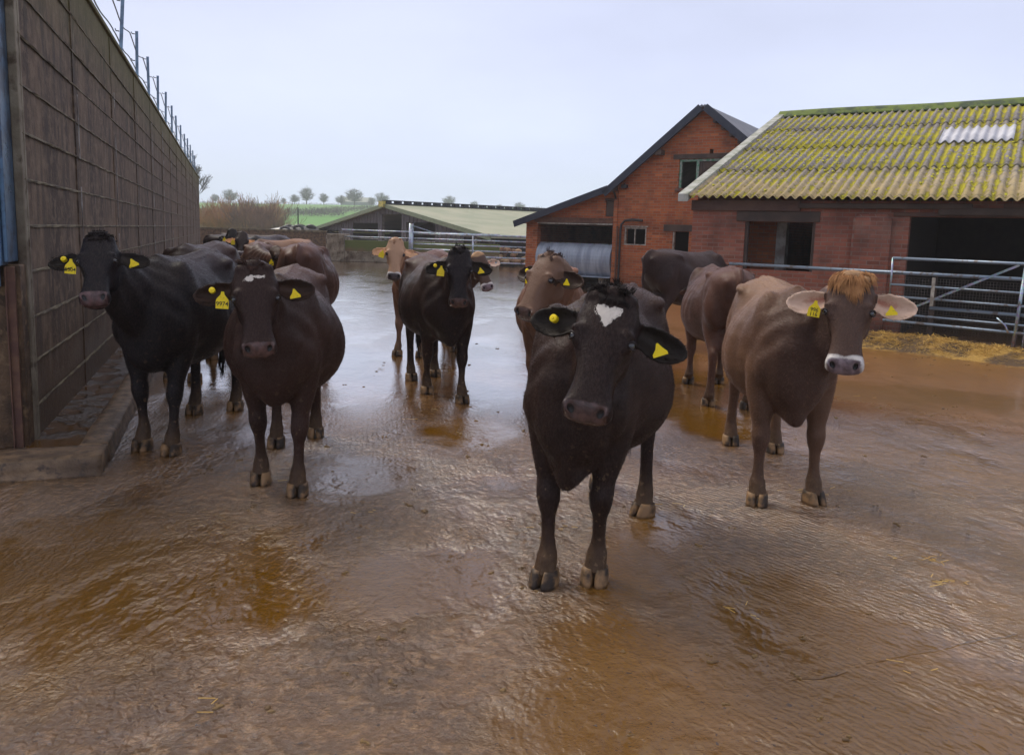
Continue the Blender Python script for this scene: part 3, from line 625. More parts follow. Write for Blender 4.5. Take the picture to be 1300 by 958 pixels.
# straw and dung heaped along the foot of the fence
def fw(u, v, z=0): c, s = math.cos(FRZ), math.sin(FRZ); return Vector((fo[0]+u*c-v*s, fo[1]+u*s+v*c, z))
def hp(u, v):
    m = math.exp(-((v+.26)/(.32+.12*noise.noise(Vector((u*.7, 0, 0)))))**2)*(.17+.12*noise.noise(Vector((u*1.6, v*2, 1)))+.04*noise.noise(Vector((u*6, v*6, 5))))
    return max(0, m*min(1, max(0, (u-1.6)*1.2)))-.004
us = lin(1.4, 8, 150); vs_ = lin(-1.15, .12, 28); mb = MB()
mb.add([fw(u, v, hp(u, v)+.012*noise.noise(Vector((u*14, v*14, 0)))) for v in vs_ for u in us], [(j*150+i, j*150+i+1, (j+1)*150+i+1, (j+1)*150+i) for j in range(27) for i in range(149)])
def strawbank():
    t = NT('trodden_straw'); n = t.noise(2.0, detail=6); f = t.noise(30, vec=t.map(t.tc(), (1, 3, 3)), detail=6)
    return t.set(color=t.mix(t.ramp(n, .42, .56), t.mix(f, (.5, .30, .06), (.25, .14, .03)), t.mix(f, (.05, .028, .012), (.13, .075, .03))), rough=.8, normal=t.bump(f, 1, .02))
sb = mb.build('straw_heap', strawbank(), smooth=True, fixn=False, label='trampled golden straw and dark dung heaped along the gate foot', cat='straw', kind='stuff')
rnd = random.Random(5); mb = MB()
for i in range(8000):
    u = rnd.uniform(1.7, 7.5); v = rnd.gauss(-.30, .24)
    if v > .1: continue
    if noise.noise(Vector((u*1.5, 0, 9))) > .15 and rnd.random() < .6: continue
    p = fw(u, v, max(hp(u, v), 0)+rnd.uniform(.002, .03)); a = rnd.uniform(0, 6.28); L = rnd.uniform(.03, .11); d = Vector((math.cos(a), math.sin(a), rnd.uniform(-.25, .45)))*L
    mb.beam(p, p+d, .004, .0025)
mb.build('straw_strands', M['straw'], sb, fixn=False, kind='stuff')

# scattered wisps of straw and clods on the yard
mb = MB(); rnd = random.Random(11)
cl = [(2.25, 3.98, .07, 16), (2.2, 3.75, .06, 12), (1.05, 3.35, .05, 6), (2.95, 3.0, .06, 8), (2.1, 5.1, .12, 10), (.25, 4.3, .06, 6)]+[(rnd.uniform(-2.2, 5), rnd.uniform(2.4, 11), .05, 3) for _ in range(20)]
for cx, cy, r_, n in cl:
    for _ in range(n):
        a = rnd.uniform(0, 6.28); p = Vector((cx+rnd.gauss(0, r_), cy+rnd.gauss(0, r_*.6), .004+rnd.random()*.006)); L = rnd.uniform(.02, .08)
        mb.beam(p, p+Vector((math.cos(a)*L, math.sin(a)*L*.5, rnd.uniform(0, .01))), .003, .002)
mb.build('loose_straw', M['straw'], label='wisps of loose straw lying on the wet yard', cat='straw', kind='stuff', fixn=False)
mb = MB()
for i in range(230):
    y = rnd.uniform(2.3, 12) ; x = rnd.uniform(-.42, .62)*y
    if x < -.33*y-1.6+.1: continue
    r_ = rnd.uniform(.003, .012)*(1+.05*y)
    for _k in range(3): c = (x+rnd.gauss(0, r_), y+rnd.gauss(0, r_), r_*.1); mb.ellipsoid(c, ((r_*rnd.uniform(.5, 1.5), r_*rnd.uniform(-.5, .5), 0), (0, r_*rnd.uniform(.4, 1), 0), (0, 0, r_*.5)), 6, 4)
mb.build('muck_clods', M['dung'], label='small dark clods of muck dotted over the wet yard', cat='muck', kind='stuff', smooth=True, fixn=False)

# ------------------------------------------------------------------ far yard: trough wall, rails, timber shed
tw = empty('trough_wall', (-9.4, 41.5, 0), .0, label='low stained concrete block wall with a rail on top in front of the timber shed', cat='wall')
mb = MB(); mb.box(-.45, .45, 0, 1.6, 0, 1.42); mb.build('end_block', M['concrete'], tw, bevel=.04)
mb = MB(); mb.box(.45, 8.6, .25, .55, 0, 1.12); mb.build('low_wall', (lambda t: t.set(color=t.mix(t.ramp(t.math('ADD', t.sep(t.tc())[2], t.math('MULTIPLY', t.noise(2), .5)), .75, 1.05), (.16, .10, .05), (.10, .12, .03)), rough=.9))(NT('algae_stained_wall')), tw, bevel=.02)
mb = MB(); mb.box(.45, 8.6, .1, .25, 0, .55); mb.build('wall_foot', M['concrete'], tw, bevel=.03)
mb = MB(); mb.tube([(.3, .2, 0), (.3, .2, 1.65), (8.6, .2, 1.62)], .035, 8); mb.tube([(.3, .2, 1.3), (8.6, .2, 1.3)], .03, 8); fobj(mb, 'rail', M['galv'], tw)
rb = empty('cattle_barrier', (-5.2, 38.2, 0), R(-4), label='galvanised rail barrier across the far side of the yard beside the brick lean-to', cat='barrier')
mb = MB(); mb.tube([(.2, 0, 0), (.2, 0, 2.05)], .11, 12); fobj(mb, 'gate_post', M['galv'], rb)
for z in (1.58, 1.33, 1.08, .83, .55, .3):
    mb = MB(); mb.tube([(.2, 0, z), (6.4, 0, z-.02)], .035 if z < 1.5 else .05, 8); fobj(mb, 'bar', M['galv'], rb)
for u in (3.2, 6.4):
    mb = MB(); mb.tube([(u, 0, 0), (u, 0, 1.6)], .045, 8); fobj(mb, 'post', M['galv'], rb)
mb = MB(); mb.beam((.25, 0, 1.95), (1.6, 0, 1.55), .03, .05); mb.build('stay', M['galv'], rb)
heap = MB(); rnd = random.Random(4)
for i in range(90): 
    r_ = rnd.uniform(.12, .3); heap.ellipsoid((rnd.uniform(-4.2, 1.3), rnd.uniform(42, 44), rnd.uniform(.1, .9)), ((r_, 0, 0), (0, r_, 0), (0, 0, r_*.6)), 7, 5)
heap.build('manure_heap', basic('strawy_brown_heap', (.22, .09, .04), (.4, .28, .16), scale=3, rough=.9, bump=.6), label='reddish brown rubble and dung heap seen between the far rails', cat='heap', kind='stuff', fixn=False)

SRZ = math.atan2(.53, .85)   # ridge direction
shed = empty('timber_shed', (-8.63, 55.0, 0), SRZ, label='wide low timber clad cattle shed with a pale green sheeted roof at the far end', cat='shed')
# local x along ridge (away right), local y: left/back side; gable at x=0
GR, GL = 14.2, 17.0; zr = 3.37; ze1, ze2 = 1.50, 1.45
gz = lambda y: (zr - (zr-ze1)*(-y)/GR) if y < 0 else (zr - (zr-ze2)*y/GL)
mb = MB(); hs = [(-13.6, -10.6, .3, 1.42), (-7.0, -2.6, .6, 2.25), (-1.9, 1.6, .2, 2.8), (2.2, 7.4, .6, 2.2), (10.5, 14.3, .35, 1.6)]
br = sorted(set([-GR, 0, GL]+[h[i] for h in hs for i in (0, 1)]))
for a, b in zip(br, br[1:]):
    n = max(1, int((b-a)/.28)); mid = (a+b)/2; h = [h for h in hs if h[0] <= mid <= h[1]]
    for k in range(n):
        y0, y1 = a+(b-a)*k/n, a+(b-a)*(k+1)/n; t_ = min(gz(y0), gz(y1))-.03; off = -.03*(k % 2)
        if h:
            if t_ > h[0][3]+.02: mb.box(off, .06, y0, y1-.03, h[0][3], t_)
            if h[0][2] > .25: mb.box(off, .06, y0, y1-.03, 0, h[0][2]-.3)
        else: mb.box(off, .06, y0, y1-.03, 0, t_)
mb.build('gable_cladding', (lambda t: t.set(color=t.mix(t.noise(.8, detail=7, vec=t.map(t.tc(), (1, 4, .3))), (.055, .05, .055), (.15, .13, .13)), rough=.9))(NT('grey_weathered_boards')), shed)
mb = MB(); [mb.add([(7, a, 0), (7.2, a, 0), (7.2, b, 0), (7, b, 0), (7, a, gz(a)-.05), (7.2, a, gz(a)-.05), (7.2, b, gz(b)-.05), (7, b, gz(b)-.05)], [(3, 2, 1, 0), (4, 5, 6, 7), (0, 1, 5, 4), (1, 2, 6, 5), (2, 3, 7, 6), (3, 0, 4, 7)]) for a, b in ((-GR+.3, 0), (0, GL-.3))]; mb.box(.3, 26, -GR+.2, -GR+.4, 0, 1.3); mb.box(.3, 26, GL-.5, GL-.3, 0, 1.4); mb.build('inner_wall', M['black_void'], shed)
for y in (-12, -8.8, -2.2, 1.9, 9, 15.8):
    mb = MB(); mb.box(.07, .3, y-.12, y+.12, 0, gz(y)-.1); mb.build('frame_post', M['pale_frame'], shed)
mb = MB(); [mb.box(.6, .7, y, y+.42, 1.0, 1.09) for y in np.arange(-13.4, 14, .55)]; mb.build('feed_rail', M['pale_frame'], shed)
mb = MB(); mb.box(-.5, -.3, 6, 17, 0, .45); mb.build('plinth', M['concrete'], shed)
def shedroof():
    t = NT('pale_green_sheet_roof'); x, y, z = t.sep(t.tc())[0:3]; n = t.noise(.5, detail=7); w = t.wave(1.3, t.comb(x, 0.0), dist=.3)
    c = t.mix(t.ramp(n, .35, .65), (.27, .29, .20), (.36, .35, .25)); c = t.mix(t.math('MULTIPLY', w, .22), c, (.2, .24, .14))
    return t.set(color=c, rough=.8, normal=t.bump(w, .3, .05))
M['shedroof'] = shedroof()
mb = MB(); th = .12
for sgn, G_, ze_ in ((-1, GR, ze1), (1, GL, ze2)):
    yo = sgn*(G_+.5); zo = ze_-.07
    mb.add([(-.5, 0, zr), (27, 0, zr), (27, yo, zo), (-.5, yo, zo), (-.5, 0, zr+th), (27, 0, zr+th), (27, yo, zo+th), (-.5, yo, zo+th)], [(0, 1, 2, 3), (7, 6, 5, 4), (0, 4, 5, 1), (1, 5, 6, 2), (2, 6, 7, 3), (3, 7, 4, 0)])
mb.build('roof', M['shedroof'], shed)
mb = MB()
for sgn, G_, ze_ in ((-1, GR, ze1), (1, GL, ze2)): mb.beam((-.53, 0, zr+.0), (-.53, sgn*(G_+.5), ze_-.06), .06, .26)
mb.build('verge_board', basic('dull_green_board', (.12, .15, .085), (.17, .19, .12), rough=.8), shed)
mb = MB(); mb.box(-.5, 27, -.35, .35, zr+.13, zr+.17); [mb.box(x, x+.35, -.3, .3, zr+.17, zr+.33) for x in np.arange(-.4, 27, .75)]; mb.box(-.5, 27, -.4, .4, zr+.331, zr+.37); mb.build('ridge_vent', M['barge'], shed)
mb = MB(); mb.box(-.7, -.5, -.3, .5, zr-.1, zr+.3); mb.build('ridge_end', basic('yellowed_lichen', (.5, .4, .08), (.2, .2, .1), rough=.9), shed)

bw = empty('yard_end_wall', (-22, 46, 0), 0, label='low brown brick wall with a yellowish coping behind the far herd', cat='wall')
mb = MB(); mb.box(0, 11, 0, .3, 0, 1.45); mb.build('wall_body', M['mud_concrete'], bw)
mb = MB(); mb.box(-.05, 11.05, -.05, .35, 1.452, 1.56); mb.build('coping', M['ledge'], bw, bevel=.01)
th_ = empty('tyre_heap', (-18.0, 66, 0), 0, label='dark heap of old tyres with a white kerb in front, beyond the far herd', cat='tyre heap')
mb = MB(); rnd = random.Random(8)
for k in range(44):
    a = rnd.uniform(-3.6, 3.6); z = .35+rnd.random()*max(.1, 1.9-abs(a)*.55); c = Vector((a, rnd.uniform(-.5, .8), z)); tl = rnd.uniform(-.5, .5)
    ring = [c+Vector((.36*math.cos(q), .36*math.sin(q)*math.sin(tl), .36*math.sin(q)*math.cos(tl)*.6)) for q in np.linspace(0, 6.283, 13)]
    mb.tube(ring, .12, 6, cap=False)
mb.build('tyres', M['gutter'], th_, smooth=True, fixn=False, kind='stuff')
mb = MB(); mb.ellipsoid((0, .8, .2), ((4.2, 0, 0), (0, 1.2, 0), (0, 0, 1.7)), 20, 10); mb.build('mound', M['gutter'], th_, smooth=True)
mb = MB(); mb.box(-4.5, 3.5, -1.7, -1.4, .9, 1.15); mb.build('white_kerb', M['white_wash'], th_)
pl = MB(); pl.tube([(-18.3, 67, 0), (-18.3, 67, 3.4)], [.07, .05], 8); pl.build('pole', M['gutter'], label='thin dark pole standing beside the tyre heap', cat='pole')

# ------------------------------------------------------------------ bare winter trees
def twigmat(name, c1, c2): return basic(name, c1, c2, scale=.6, rough=.9, bump=0)
M['bark'] = twigmat('grey_bark', (.085, .07, .06), (.05, .045, .045)); M['twig'] = twigmat('bare_twigs', (.07, .055, .055), (.05, .045, .045))
M['willow'] = twigmat('orange_willow_twigs', (.42, .21, .09), (.26, .16, .09)); M['browntwig'] = twigmat('brown_bush_twigs', (.24, .14, .09), (.15, .10, .08)); M['hedge'] = twigmat('purple_brown_hedge', (.12, .08, .09), (.09, .08, .07))
def branch(mt, mc, p, d, L, r, lev, rnd, spread, minr, up=.12):
    if lev == 0 or r < minr*.5: return
    seg = 3; pts = [p]; rr = [r]
    for i in range(seg):
        d = (d + Vector((rnd.gauss(0, .13), rnd.gauss(0, .13), rnd.gauss(0, .08)+up*.3))).normalized(); p = p + d*L/seg; pts.append(p); rr.append(max(minr, r*(1-.42*(i+1)/seg)))
    (mt if lev >= 5 else mc).tube(pts, rr, 5 if lev >= 5 else 3, cap=False)
    k = 3 if lev > 2 else 4
    for j in range(k):
        q = Vector((rnd.gauss(0, 1), rnd.gauss(0, 1), rnd.gauss(0, .6))); q -= d*q.dot(d); q.normalize()
        nd = (d*math.cos(spread) + q*math.sin(spread)*rnd.uniform(.6, 1.2)).normalized()
        st = pts[-1] if j == 0 else pts[1+j%3]
        branch(mt, mc, st, nd, L*rnd.uniform(.62, .85), rr[-1]*.72, lev-1, rnd, spread, minr, up)
def make_tree(name, seed, H_, trunk, lev, spread, minr, mats, loc, **k):
    rnd = random.Random(seed); o = empty(name, loc, **k); mt, mc = MB(), MB()
    p = Vector((0, 0, -.3)); d = Vector((0, 0, 1)); L0 = H_*.22; pts = [p, p+d*L0*.5, p+d*L0+Vector((rnd.gauss(0, .1), 0, 0))]
    mt.tube(pts, [trunk*1.25, trunk, trunk*.9], 8)
    for j in range(4):
        a = j*1.6+rnd.random(); nd = Vector((math.cos(a)*spread, math.sin(a)*spread, 1)).normalized()
        branch(mt, mc, pts[-1] if j < 3 else pts[1]+Vector((0, 0, L0*.4)), nd, H_*.26, trunk*.6, lev, rnd, spread, minr, .3)
    mt.build('trunk', mats[0], o, smooth=True, fixn=False); mc.build('crown', mats[1], o, fixn=False); return o
def round_tree(name, seed, H_, mats, **k):
    """tall bare tree: trunk, boughs fanning into a rounded twiggy crown"""
    rnd = random.Random(seed); o = empty(name, (0, 0, 0), **k); mt, mc = MB(), MB()
    mt.tube([(0, 0, -.5), (.1, 0, H_*.3), (rnd.gauss(0, .2), 0, H_*.62), (0, 0, H_*.8)], [.38, .28, .18, .07], 7)
    W_ = H_*rnd.uniform(.42, .52)
    for i in range(210):
        while True:
            u = Vector((rnd.uniform(-1, 1), rnd.uniform(-1, 1), rnd.uniform(-1, 1)))
            if .25 < u.length < 1: break
        lump = .8+.35*noise.noise(Vector((u.x*2, u.y*2, u.z*2+seed*9))); e_ = Vector((u.x*W_*lump, u.y*W_*lump, H_*.56+u.z*H_*.44*lump))
        s0 = Vector((0, 0, max(H_*.22, min(H_*.72, e_.z-rnd.uniform(.25, .5)*Vector((e_.x, e_.y, 0)).length-H_*.08)))); md = s0.lerp(e_, .55)+Vector((rnd.gauss(0, .25), rnd.gauss(0, .25), rnd.uniform(-.2, .5)))
        mc.tube([s0, md, e_], [.10, .07, .045], 3, cap=False)
        for j in range(7):
            t = rnd.uniform(.45, 1); b_ = md.lerp(e_, t); d = (e_-s0).normalized()*.8+Vector((rnd.gauss(0, .6), rnd.gauss(0, .6), rnd.gauss(.25, .5))); d = d*rnd.uniform(.5, 1.3)
            mc.tube([b_, b_+d*.5+Vector((rnd.gauss(0, .08), 0, .04)), b_+d], [.045, .036, .028], 3, cap=False)
    mt.build('trunk', mats[0], o, smooth=True, fixn=False); mc.build('crown', mats[1], o, fixn=False); return o
t1 = round_tree('bare_tree', 1, 11, (M['bark'], M['twig']), group='bare winter trees on the hill', cat='tree')
t2 = round_tree('bare_tree', 5, 10, (M['bark'], M['twig']), group='bare winter trees on the hill', cat='tree')
TL = [(389, 237, 380, 0, 'tallest bare hill tree, above the left end of the green field'), (374, 247, 380, 1, 'low bare tree left of the tallest hill tree'), (411, 245, 390, 0, 'slim bare hill tree above the middle of the green field'),
      (433, 248, 400, 1, 'bare hill tree just left of the broad rounded one'), (450, 240, 380, 1, 'broad rounded bare hill tree left of the shed ridge'), (485, 245, 400, 1, 'wide bare hill tree directly above the shed gable peak'),
      (472, 250, 420, 0, 'faint small bare tree just left of the shed gable peak'), (570, 249, 420, 1, 'small round bare tree above the left half of the shed roof'), (602, 255, 470, 0, 'thin bare tree above the middle of the shed roof'),
      (660, 257, 470, 1, 'low bare tree above the right end of the shed roof'), (292, 241, 400, 1, 'bluish far tree behind the orange bushes'), (273, 246, 400, 0, 'bluish far tree nearest the end of the concrete wall, behind the bushes'),
      (360, 251, 400, 0, 'little bare hill tree at the left corner of the green field'), (634, 259, 480, 0, 'tiny faint bare tree second from right above the shed roof')]
def unproj(px, py, Y):
    d = _f + cr*((px-650)/1000) + cu*((434-py)/1000); t = Y/d.y; return Vector((0, 0, 1.65)) + d*t
for i, (px, py, Y, kind, lab) in enumerate(TL):
    P = unproj(px, py, Y); g = terrain(P.x, P.y); h = max(3, P.z-g); src = (t1, t2)[kind]
    if not src.get('label'): o = src; o.location = (P.x, P.y, g); o['label'] = lab
    else: o = dup(src, loc=(P.x, P.y, g), label=lab)
    sc = h/(10.8 if kind == 0 else 9.8); o.scale = (sc*(1.0 if kind == 0 else 1.3), )*2+(sc,); o.rotation_euler = (0, 0, i*1.3)
bt = make_tree('bare_tree', 9, 13, .35, 6, .5, .03, (M['bark'], M['twig']), (-58, 140, .5), label='big bare tree half hidden behind the far end of the concrete wall', cat='tree')
# orange willow bushes
def make_bush(seed, loc, H_, w, mat, stems=26, **k):
    rnd = random.Random(seed); o = empty('willow_bush', loc, **k); mt, mc = MB(), MB()
    for s_ in range(stems):
        a = rnd.uniform(0, 6.28); rr = rnd.random()**.5*w*.45; ln = rnd.uniform(.15, .75)
        nd = Vector((math.cos(a)*ln, math.sin(a)*ln, 1)).normalized()
        branch(mt, mc, Vector((math.cos(a)*rr, math.sin(a)*rr, -.2)), nd, H_*rnd.uniform(.32, .48), .05, 4, rnd, .38, .017, .25)
    mc.v += [tuple(v) for v in []]
    mc.build('crown', mat, o, fixn=False); 
    for s_ in range(6): mt.tube([(rnd.gauss(0, .3), rnd.gauss(0, .3), -.3), (rnd.gauss(0, .6), rnd.gauss(0, .6), H_*.4)], [.12, .05], 6)
    mt.build('stem', M['bark'], o, fixn=False); return o
b1 = make_bush(1, (0, 0, 0), 5.5, 6, M['willow'], stems=48, cat='bush', group='orange twigged bushes behind the herd'); b2 = make_bush(2, (0, 0, 0), 6, 5, M['browntwig'], stems=44, cat='bush', group='orange twigged bushes behind the herd')
BL = [(326, 238, 84, 1, 'browner bush at the right end of the bushes beside the green field'), (308, 234, 90, 0, 'orange twigged bush in the middle of the bushes'), (286, 242, 92, 0, 'orange twigged bush second from the concrete wall'),
      (268, 252, 88, 0, 'orange twigged bush nearest the concrete wall'), (341, 262, 80, 1, 'short brown bush at the edge of the green field, right of the bushes'), (318, 239, 96, 1, 'tallest brown bush standing behind the orange ones')]
for i, (px, py, Y, kind, lab) in enumerate(BL):
    P = unproj(px, py, Y); g = terrain(P.x, P.y); h = P.z-g; src = (b1, b2)[kind]
    if not src.get('label'): o = src; o.location = (P.x, P.y, g); o['label'] = lab
    else: o = dup(src, loc=(P.x, P.y, g), label=lab)
    sc = h/(7.6 if kind == 0 else 8.2); o.scale = (sc, sc, sc); o.rotation_euler = (0, 0, i*2.1)
def hedge(name, a, b, h, w, n, seed, lab, mat):
    rnd = random.Random(seed); mb = MB(); a = Vector(a); b = Vector(b)
    for i in range(n):
        t = rnd.random(); p = a.lerp(b, t); hh = h*(.75+.5*noise.noise(Vector((t*60, seed, 0)))+.25*noise.noise(Vector((t*300, seed, 4))))
        p = p + Vector((rnd.gauss(0, w*.3), rnd.gauss(0, w*.3), 0)); p.z = terrain(p.x, p.y)+rnd.random()**.7*hh
        d = Vector((rnd.gauss(0, .5), rnd.gauss(0, .5), 1)).normalized()*rnd.uniform(.4, 1.1)*h*.35; s_ = Vector((rnd.gauss(0, 1), rnd.gauss(0, 1), 0)).normalized()*h*.035
        mb.add([p-s_, p+s_, p+d], [(0, 1, 2)])
    mb.build(name, mat, label=lab, cat='hedge', fixn=False)
hedge('field_hedge', (-190, 425, 0), (140, 440, 0), 2.5, 2.2, 11000, 1, 'long bare hedge along the top of the hill behind the bright green field', M['hedge'])
hedge('field_hedge', (-110, 232, 0), (-52, 240, 0), 2.4, 3, 6000, 2, 'thick purple brown hedge across the lower green field', M['hedge'])
hedge('field_hedge', (-66, 250, 0), (-38, 300, 0), 2.2, 5, 3500, 3, 'scrubby hedge climbing the hill between the field and the shed roof', M['hedge'])
hedge('field_hedge', (-50, 120, 0), (-24, 112, 0), 1.8, 2, 4000, 4, 'low brown hedge just beyond the tyre heap', M['hedge'])
lb = empty('distant_barn', (-86, 425, terrain(-86, 425)), 0, label='tiny pale barn roof on the hilltop above the green field', cat='barn')
mb = MB(); mb.box(-7, 9, 0, 8, 0, 3); mb.build('wall_body', M['slate'], lb)
mb = MB(); mb.add([(-7.3, -.3, 2.9), (9.3, -.3, 2.9), (9.3, 4, 5.5), (-7.3, 4, 5.5), (-7.3, 8.3, 2.9), (9.3, 8.3, 2.9)], [(0, 1, 2, 3), (3, 2, 5, 4), (0, 3, 4), (1, 5, 2), (0, 4, 5, 1)]); mb.build('roof', M['straw_white'], lb)

# ------------------------------------------------------------------ cows
SPEC = .13
def coat_mat(name, c, c2, face, belly=None, ear=(.02, .015, .012), pad=(.16, .09, .085), star=None, ring=False, ear2=None, poll=None, back=None, legs=None):
    t = NT(name); P = t.tc()
    n = t.noise(2.2, detail=5); fl = t.noise(9, vec=t.map(P, (1, 1.6, 2.2)), detail=7, rough=.65); fi = t.noise(120, vec=t.map(P, (.35, 1, .5)), detail=4, rough=.7); cu_ = t.noise(38, vec=t.map(P, (.6, 1, 1)), detail=5, dist=1.2)
    col = t.mix(t.ramp(n, .38, .62), c, c2)
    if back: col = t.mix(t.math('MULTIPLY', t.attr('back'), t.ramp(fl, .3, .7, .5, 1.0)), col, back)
    if belly: col = t.mix(t.attr('neck'), col, belly)
    if legs: col = t.mix(t.attr('leg'), col, legs)
    hm = t.attr('head'); col = t.mix(t.ramp(hm, .2, .8), col, face)
    if poll: col = t.mix(t.ramp(t.math('ADD', t.attr('poll'), t.math('MULTIPLY', fl, .04)), .0, .03), col, poll)
    col = t.mix(t.ramp(fi, .35, .68, .0, .22), col, t.mix(.35, col, (.28, .2, .16)))
    col = t.mix(t.ramp(fl, .45, .7, 0.0, .16), col, t.mix(.6, col, (0.0, 0.0, 0.0)))
    hr_ = t.attr('hr'); col = t.mix(t.ramp(hr_, .45, 1.0, 0.0, .55), col, t.mix(1.0, t.mix(.75, col, tuple(min(1, v*2.4+.012) for v in c2)), (1.25, 1.15, 1.1), 'MULTIPLY'))
    col = t.mix(t.ramp(t.attr('ear'), .3, .7), col, t.mix(t.ramp(t.math('ADD', t.attr('earc'), t.math('MULTIPLY', t.noise(45, detail=4), .5)), .75, 1.25), ear, ear2 or tuple(v*1.6+.004 for v in ear)))
    jit = t.math('MULTIPLY_ADD', t.noise(55, detail=5), .034, -.017)
    if star: col = t.mix(t.ramp(t.math('ADD', t.attr('star'), jit), -.001, .003), col, (.62, .56, .50))
    if ring: col = t.mix(t.ramp(t.math('ADD', t.attr('ring'), t.math('MULTIPLY', jit, .45)), -.004, .008), col, (.62, .58, .55))
    padm = t.ramp(t.math('ADD', t.attr('pad'), t.math('MULTIPLY', jit, .4)), -.006, .008)
    padc = t.mix(t.ramp(t.noise(28, detail=4), .35, .65), pad, tuple(v*.5 for v in pad)); col = t.mix(padm, col, padc)
    col = t.mix(t.ramp(t.attr('dark'), .2, .8), col, (.008, .006, .006))
    z = t.attr('hz'); mm = t.math('ADD', z, t.math('MULTIPLY', t.noise(11, detail=7), .34))
    mud = t.ramp(mm, .18, .50, .9, 0.0); col = t.mix(mud, col, t.mix(t.noise(40, detail=5), (.035, .02, .012), (.14, .085, .045)))
    spl = t.math('MULTIPLY', t.ramp(t.noise(30, detail=3), .63, .67), t.ramp(mm, .35, 1.15, .85, 0.0)); col = t.mix(spl, col, (.15, .095, .055))
    h = t.math('ADD', t.math('MULTIPLY', fi, .45), t.math('ADD', t.math('MULTIPLY', cu_, .5), t.math('MULTIPLY', fl, .5)))
    pb = t.math('SUBTRACT', 1.0, t.vor(210)); h = t.math('ADD', t.math('MULTIPLY', h, t.math('SUBTRACT', 1.0, padm)), t.math('MULTIPLY', pb, t.math('MULTIPLY', padm, .28)))
    rough = t.mix(padm, t.ramp(fl, .3, .7, .36, .55), (.27,)*3)
    t.set(color=col, rough=rough, normal=t.bump(h, .75, .007), spec=t.math('MULTIPLY_ADD', padm, .35, SPEC))
    t.b.inputs['Sheen Weight'].default_value = 0; t.b.inputs['Sheen Roughness'].default_value = .45; t.b.inputs['Sheen Tint'].default_value = (.8, .75, .85, 1)
    return t.m
BLACK = (.0055, .0045, .006); DKB = (.030, .015, .012); CH = (.052, .024, .018); MID = (.115, .052, .033)
CM = {
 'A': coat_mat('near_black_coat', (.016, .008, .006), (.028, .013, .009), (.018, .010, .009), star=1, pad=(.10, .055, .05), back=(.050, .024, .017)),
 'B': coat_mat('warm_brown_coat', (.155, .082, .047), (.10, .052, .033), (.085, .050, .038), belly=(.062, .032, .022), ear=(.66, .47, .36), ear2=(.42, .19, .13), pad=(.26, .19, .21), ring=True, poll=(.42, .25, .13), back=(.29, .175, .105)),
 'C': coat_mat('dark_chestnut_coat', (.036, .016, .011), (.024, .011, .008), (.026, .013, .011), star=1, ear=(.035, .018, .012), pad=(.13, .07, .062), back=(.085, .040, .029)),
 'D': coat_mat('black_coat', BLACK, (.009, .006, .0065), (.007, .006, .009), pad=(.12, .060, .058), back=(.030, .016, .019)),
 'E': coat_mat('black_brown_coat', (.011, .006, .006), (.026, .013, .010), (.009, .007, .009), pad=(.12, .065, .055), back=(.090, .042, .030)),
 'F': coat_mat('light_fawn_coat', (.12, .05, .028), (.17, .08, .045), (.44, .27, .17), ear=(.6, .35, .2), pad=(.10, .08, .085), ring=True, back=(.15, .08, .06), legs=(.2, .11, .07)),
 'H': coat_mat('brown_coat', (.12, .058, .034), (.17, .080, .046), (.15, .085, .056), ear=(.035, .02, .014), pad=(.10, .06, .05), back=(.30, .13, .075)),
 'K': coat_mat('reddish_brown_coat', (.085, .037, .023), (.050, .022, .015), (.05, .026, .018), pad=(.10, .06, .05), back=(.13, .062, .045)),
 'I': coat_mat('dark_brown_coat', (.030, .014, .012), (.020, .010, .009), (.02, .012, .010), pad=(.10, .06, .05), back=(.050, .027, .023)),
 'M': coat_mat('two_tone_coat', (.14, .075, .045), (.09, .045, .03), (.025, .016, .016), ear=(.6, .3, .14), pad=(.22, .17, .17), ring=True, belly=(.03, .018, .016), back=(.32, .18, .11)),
}
M['lid'] = NT('dark_eyelid').set(color=(.016, .010, .010), rough=.5, spec=.25)
M['eye'] = NT('wet_dark_eye').set(color=(.006, .004, .004), rough=.05, spec=.9)
def hoofmat():
    t = NT('muddy_horn_hoof'); n = t.noise(12, detail=6); b = t.wave(14, t.map(t.tc(), (0, 0, 1)), dist=2)
    return t.set(color=t.mix(t.ramp(n, .4, .6), t.mix(b, (.24, .14, .065), (.15, .09, .045)), (.03, .02, .014)), rough=.6, spec=.3, normal=t.bump(t.noise(30), .3, .006))
M['hoof'] = hoofmat()
def hairm(name, c1, c2):
    t = NT(name); return t.set(color=t.mix(t.noise(35, detail=3), c1, c2), rough=.6, spec=.12)
HM = {'dark': hairm('dark_hair', (.007, .005, .005), (.016, .010, .009)), 'ginger': hairm('ginger_hair', (.50, .26, .11), (.22, .10, .045)), 'brown': hairm('brown_hair', (.03, .014, .011), (.05, .024, .018)), 'cream': hairm('cream_hair', (.72, .58, .45), (.5, .36, .26)), 'fawn': hairm('fawn_hair', (.36, .2, .11), (.2, .1, .06))}

